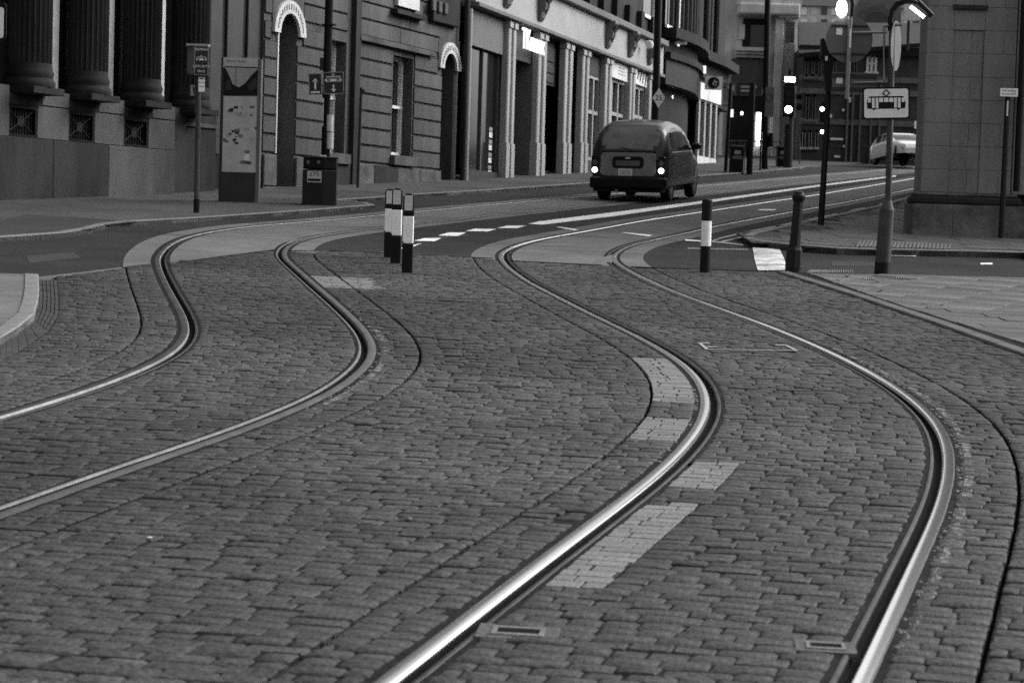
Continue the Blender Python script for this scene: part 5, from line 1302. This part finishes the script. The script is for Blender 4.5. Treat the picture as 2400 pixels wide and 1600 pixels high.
bx_ = pbox(r, 1839, 176, 1866, 200, 'tram_signal', 'black', -.4, -.15, bevel=.03); pbox(r, 1839, 181, 1864, 192, 'lit_bar', 'lamp_on', -.41, -.401, bx_); pbox(r, 1848, 163, 1854, 176, 'aerial', 'black', -.2, -.1)
p = rel(r, 1866, 230); 
for y in (225, 249): p = rel(r, 1872, y, -.1); MB().tube((p.x - .1, -.1, p.z), (p.x + .12, -.1, p.z), .15, .17, 14).build('side_hood', 'black', r)
pbox(r, 1834, 274, 1850, 292, 'push_button_box', 'midgrey', -.4, -.15)
r = far_pole((1933, 388), (1936, 230), .08, 'traffic_signal', 'side-on traffic signal half hidden by the slim black post', 'traffic light')
hd = pbox(r, 1920, 240, 1934, 288, 'signal_head', 'black', -.3, -.1); pbox(r, 1918, 240, 1921, 292, 'backing_board', 'grey', -.1, -.08)
p = rel(r, 1927, 256, -.31); MB().tube((p.x, -.32, p.z), (p.x, -.301, p.z), .1, .1, 16).build('lamp_lens', 'lamp_on', hd); p = rel(r, 1927, 309, -.31); lb = pbox(r, 1922, 300, 1934, 318, 'signal_box', 'black', -.3, -.1); MB().tube((p.x, -.32, p.z), (p.x, -.301, p.z), .09, .09, 16).build('lamp_lens', 'lamp_on', lb)
r = far_pole((2152, 392), (2154, 250), .06, 'street_pole', 'thin far pole with a small pale notice left of the stone pier'); pbox(r, 2143, 284, 2158, 301, 'notice', 'signface', -.1, -.05)
def far_bin(x0, x1, y0, y1, label):
    r = post('street_bin', label, 'bin', ((x0 + x1) / 2, y1)); bd = pbox(r, x0, y0 + 6, x1, y1, 'body', 'black', -.35, .35, bevel=.04); pbox(r, x0 - 1, y0, x1 + 1, y0 + 6, 'lid', 'darkgrey', -.4, .4, bevel=.05); pbox(r, x0 + (x1 - x0) * .3, y0 + 12, x0 + (x1 - x0) * .75, y0 + 20, 'notice', 'grey', -.37, -.351, bd); pbox(r, x0 + (x1 - x0) * .15, y0 + 24, x0 + (x1 - x0) * .85, y0 + 32, 'band', 'midgrey', -.37, -.351, bd)
    for e, w_ in ((x0 - 3, 3), (x1, 3)): pbox(r, e, y0 + 2, e + w_, y1, 'side_rail', 'midgrey', -.3, -.2)
far_bin(1712, 1744, 341, 408, 'dark street bin with grey notice beneath the far street sign'); far_bin(1822, 1846, 342, 394, 'dark bin standing close to the lit traffic signal')
r = post('finger_sign', 'dark street name board on posts at the far corner', 'sign', (1730, 402)); sbd = pbox(r, 1726, 196, 1786, 222, 'board', 'darkgrey', -.1, 0)
for x in (1728, 1783): pbox(r, x, 222, x + 3, 402, 'leg', 'black', -.05, 0)
for k in range(2): pbox(r, 1736, 202 + k * 9, 1774 - k * 8, 206 + k * 9, 'lettering', 'grey', -.105, -.101, sbd)
r = post('guard_rail', 'pedestrian guard railing along the far crossing', 'railing', (1790, 384))
m = MB()
for y in (330, 366): a_, b_ = rel(r, 1700, y), rel(r, 1876, y + 3); m.tube(a_, b_, .03, .03, 6)
m.build('rail', 'galv_dark', r)
for q in range(28): x = 1702 + q * 6.3; MB().tube(rel(r, x, 330 + q * .1), rel(r, x, 366 + q * .1), .014, .014, 5).build('bar', 'galv_dark', r)
for x in (1702, 1760, 1782, 1830, 1874): MB().tube(rel(r, x, 328), rel(r, x, 388), .03, .03, 6).build('upright', 'galv_dark', r)
# ------------------------------------------------------------------ vehicles
def interp(tab, v):
    if v <= tab[0][0]: return tab[0][1]
    for (a, b), (c_, d_) in zip(tab[:-1], tab[1:]):
        if v <= c_: t = (v - a) / (c_ - a); t = t * t * (3 - 2 * t) * .3 + t * .7; return b + (d_ - b) * t
    return tab[-1][1]
def car_shell(top, plan, belt, zb, tum, rnd, L, crown=.05, ns=110, nk=46):
    grid = []
    for i in range(ns + 1):
        t = i / ns; y = L * (.5 - .5 * cos(pi * t)) if False else L * t
        if i < 6: y = L / ns * 6 * (i / 6) ** 2
        zt = interp(top, y); w_ = interp(plan, y); row = []
        rr = min(rnd, (zt - zb) * .45); zr = zt - rr
        for k in range(nk + 1):
            u = k / nk
            if u < .55: z = zb + (zr - zb) * u / .55; inset = 0.
            elif u < .82: a = (u - .55) / .27 * pi / 2; z = zr + rr * sin(a) * .93; inset = rr * .95 * (1 - cos(a))
            else: a = (u - .82) / .18; z = zr + rr * .93 + rr * .07 * (1 - (1 - a) ** 2); inset = None
            f = 1 - tum * max(0, z - belt) / .85 - .06 * max(0, (.5 - z))
            if inset is None:
                f0 = 1 - tum * max(0, zr + rr * .93 - belt) / .85; x = (w_ * f0 - rr * .95) * (1 - a)
            else: x = w_ * f - inset
            row.append((max(x, 0), y, z))
        grid.append(row)
    return grid
def build_car(name, label, cat, loc, rz, spec, paint, group=None):
    r = thing(name, label, cat, loc, rz, group); r.rotation_euler = (atan2(SY, 1), 0, rz)
    g = car_shell(spec['top'], spec['plan'], spec['belt'], spec['zb'], spec['tum'], spec['rnd'], spec['L']); ns, nk = len(g) - 1, len(g[0]) - 1
    sets_ = {}
    for i in range(ns):
        for k in range(nk):
            q = [g[i][k], g[i + 1][k], g[i + 1][k + 1], g[i][k + 1]]; cx = sum(v[0] for v in q) / 4; cy = sum(v[1] for v in q) / 4; cz = sum(v[2] for v in q) / 4
            key = spec['zone'](cx, cy, cz)
            for s_ in (1, -1):
                kk = key + ('' if key in ('body', 'rear_window', 'windscreen') else ('R' if s_ > 0 else 'L')); d = sets_.setdefault(kk, ([], [], {})); idx = []
                for v in q:
                    vv = (round(v[0] * s_, 5), round(v[1], 5), round(v[2], 5))
                    if vv not in d[2]: d[2][vv] = len(d[0]); d[0].append(vv)
                    idx.append(d[2][vv])
                d[1].append(tuple(idx) if s_ > 0 else tuple(idx[::-1]))
    # rear and nose closing faces
    for (row, key, flip) in ((g[0], 'body', 0), (g[-1], 'body', 1)):
        d = sets_[key]; o = len(d[0]); d[0].extend([(v[0], v[1], v[2]) for v in row] + [(-v[0], v[1], v[2]) for v in row]); n = len(row)
        for k in range(n - 1):
            f = (o + k, o + k + 1, o + n + k + 1, o + n + k); d[1].append(f[::-1] if flip else f)
    for key, (vs, fs, _) in sets_.items():
        nm = 'body' if key == 'body' else ('rear_window' if key == 'rear_window' else ('windscreen' if key == 'windscreen' else 'side_window'))
        MB().add(vs, fs).build(nm, paint if nm == 'body' else ('taxi_glass' if nm == 'rear_window' else 'glass_dark'), r, smooth=True)
    for (wx, wy) in spec['wheels']:
        for s_ in (-1, 1):
            wh = MB().lathe([(.001, -.1), (.2, -.1), (.3, -.11), (.335, -.08), (.34, 0), (.335, .08), (.3, .11), (.2, .1), (.001, .1)], 28).build('wheel', 'rubber', r, smooth=True, loc=(s_ * wx, wy, .335)); wh.rotation_euler = (0, pi / 2, 0)
            hb2 = MB().lathe([(.001, 0), (.08, .0), (.2, -.01), (.21, -.02)], 20).build('hub_cap', 'midgrey', wh, smooth=True, loc=(0, 0, .112 * s_)); 
            MB().box(s_ * (wx - .13), s_ * (wx + .1), wy - .42, wy + .42, .28, .66).build('wheel_arch', 'black', r)
    return r
def taxi_zone(x, y, z):
    if y < .7 and x < .66 and ((x / .66) ** 5 + (abs(z - 1.42) / .225) ** 5) < 1: return 'rear_window'
    if 1.2 < z < 1.58 and x > .5:
        for a, b, n in ((.62, 1.15, 'sa'), (1.22, 2.1, 'sb'), (2.18, 2.85, 'sc')):
            if a < y < b: return n
    if y > 2.75 and 1.24 < z < 1.66 and x < .62: return 'windscreen'
    return 'body'
TX = dict(L=4.58, zb=.36, belt=1.1, tum=.17, rnd=.27,
          top=[(0, 1.02), (.02, 1.12), (.06, 1.19), (.15, 1.36), (.26, 1.54), (.38, 1.67), (.55, 1.76), (.85, 1.82), (1.5, 1.86), (2.1, 1.83), (2.5, 1.76), (2.8, 1.6), (3.1, 1.38), (3.3, 1.22), (3.7, 1.14), (4.2, 1.05), (4.45, .92), (4.58, .66)],
          plan=[(0, .78), (.03, .82), (.1, .855), (.3, .88), (.8, .89), (2.8, .89), (3.6, .88), (4.1, .84), (4.4, .74), (4.58, .55)],
          wheels=((.74, .84), (.74, 3.72)), zone=taxi_zone)
pr_, pR = G(1411, 468), G(1566, 472); mid_ = (pr_ + pR) / 2; hd_ = radians(-15.5)
ctr = mid_ + Vector((sin(-hd_), cos(-hd_), 0)) * -.84; ctr.z = gz(ctr.x, ctr.y)
tx = build_car('taxi', 'dark rounded taxi cab with glowing tail lamps driving up the street', 'taxi', ctr, hd_, TX, 'taxi_paint')
# rear fittings (local: -y is the rear)
bm_ = MB(); pr5 = [(-.86, .34), (-.9, .02), (-.84, -.1), (-.5, -.16), (.5, -.16), (.84, -.1), (.9, .02), (.86, .34)]
bm_.prism_xy(pr5, .3, .55).build('rear_bumper', 'black', tx, bevel=.04)
box(-.8, .8, -.03, .5, .22, .31).build('rear_valance', 'black', tx); box(-.7, .7, .4, 4.2, .2, .4).build('underbody', 'black', tx)
MB().prism_xz(rrect(-.64, .64, .575, 1.11, .1), -.018, .05).build('boot_lid', 'taxi_boot_sheen', tx, bevel=.015)
m = MB().prism_xz(rrect(-.36, .36, .76, 1.02, .08), -.05, .02); hsg = m.build('plate_surround', 'black', tx, bevel=.01); box(-.28, .28, -.056, -.051, .81, .93).build('number_plate', 'midgrey', hsg); box(-.06, .06, -.058, -.051, .97, 1.0).build('badge', 'signface', hsg)
box(-.22, .1, -.03, -.019, .59, .75).build('licence_sticker', 'signface', tx)
for q in range(3): box(-.19, .07, -.033, -.0305, .62 + q * .035, .632 + q * .035).build('sticker_text', 'midgrey', tx)
for s_ in (-1, 1):
    cl = MB().prism_xz(rrect(s_ * .77 - .085, s_ * .77 + .085, .6, 1.04, .05), -.02, .06).build('tail_cluster', 'black_gloss', tx, bevel=.01)
    MB().tube((s_ * .77, -.04, .71), (s_ * .77, -.021, .71), .06, .06, 18).build('tail_lamp', 'lamp_on', cl); MB().tube((s_ * .77, -.035, .88), (s_ * .77, -.021, .88), .06, .06, 16).build('indicator_lamp', 'midgrey', cl)
    mm = MB().lathe([(.01, -.1), (.06, -.08), (.085, 0), (.06, .08), (.01, .1)], 14).build('door_mirror', 'black', tx, smooth=True, loc=(s_ * 1.02, 2.95, 1.25)); mm.rotation_euler = (pi / 2, 0, 0); mm.scale = (1.5, 1, 1)
    MB().tube((s_ * .84, 2.95, 1.17), (s_ * 1.0, 2.95, 1.23), .025).build('mirror_arm', 'black', tx)
    MB().tube((s_ * .895, .5, 1.12), (s_ * .89, 2.9, 1.12), .012).build('waist_trim', 'galv', tx)
MB().box(-.62, .62, -.01, .06, 1.135, 1.165).build('boot_trim', 'galv_dark', tx); MB().tube((.06, .04, 1.17), (-.4, .12, 1.25), .012).build('wiper', 'black', tx)
MB().tube((-.25, .5, .24), (-.25, -.05, .24), .035).build('exhaust', 'galv', tx)
def car_zone(x, y, z):
    if 1.0 < z < 1.36:
        if y < .9 and x < .6: return 'rear_window'
        if x > .5 and (1.0 < y < 1.75 or 1.82 < y < 2.6): return 'sa' if y < 1.78 else 'sb'
        if y > 2.5 and x < .62: return 'windscreen'
    return 'body'
CAR = dict(L=4.1, zb=.3, belt=.92, tum=.22, rnd=.2, top=[(0, .7), (.1, .95), (.5, 1.2), (.9, 1.4), (1.6, 1.46), (2.3, 1.42), (2.7, 1.25), (3.1, 1.0), (3.6, .92), (4.0, .75), (4.1, .55)], plan=[(0, .7), (.15, .8), (.6, .84), (3.2, .85), (3.8, .76), (4.1, .5)], wheels=((.7, .7), (.7, 3.3)), zone=car_zone)
for (px, py, rz, lab) in ((2072, 391, radians(190), 'white car parked left of the tram sign post at the street end'), (2134, 392, radians(196), 'white car parked just left of the stone pier at the street end')):
    p = G(px, py); cr = build_car('parked_car', lab, 'car', p, rz, CAR, 'car_white', 'white cars at the street end')
    for s_ in (-1, 1): MB().tube((s_ * .55, 4.02, .62), (s_ * .55, 4.1, .62), .11, .1, 14).build('headlight', 'signface', cr)
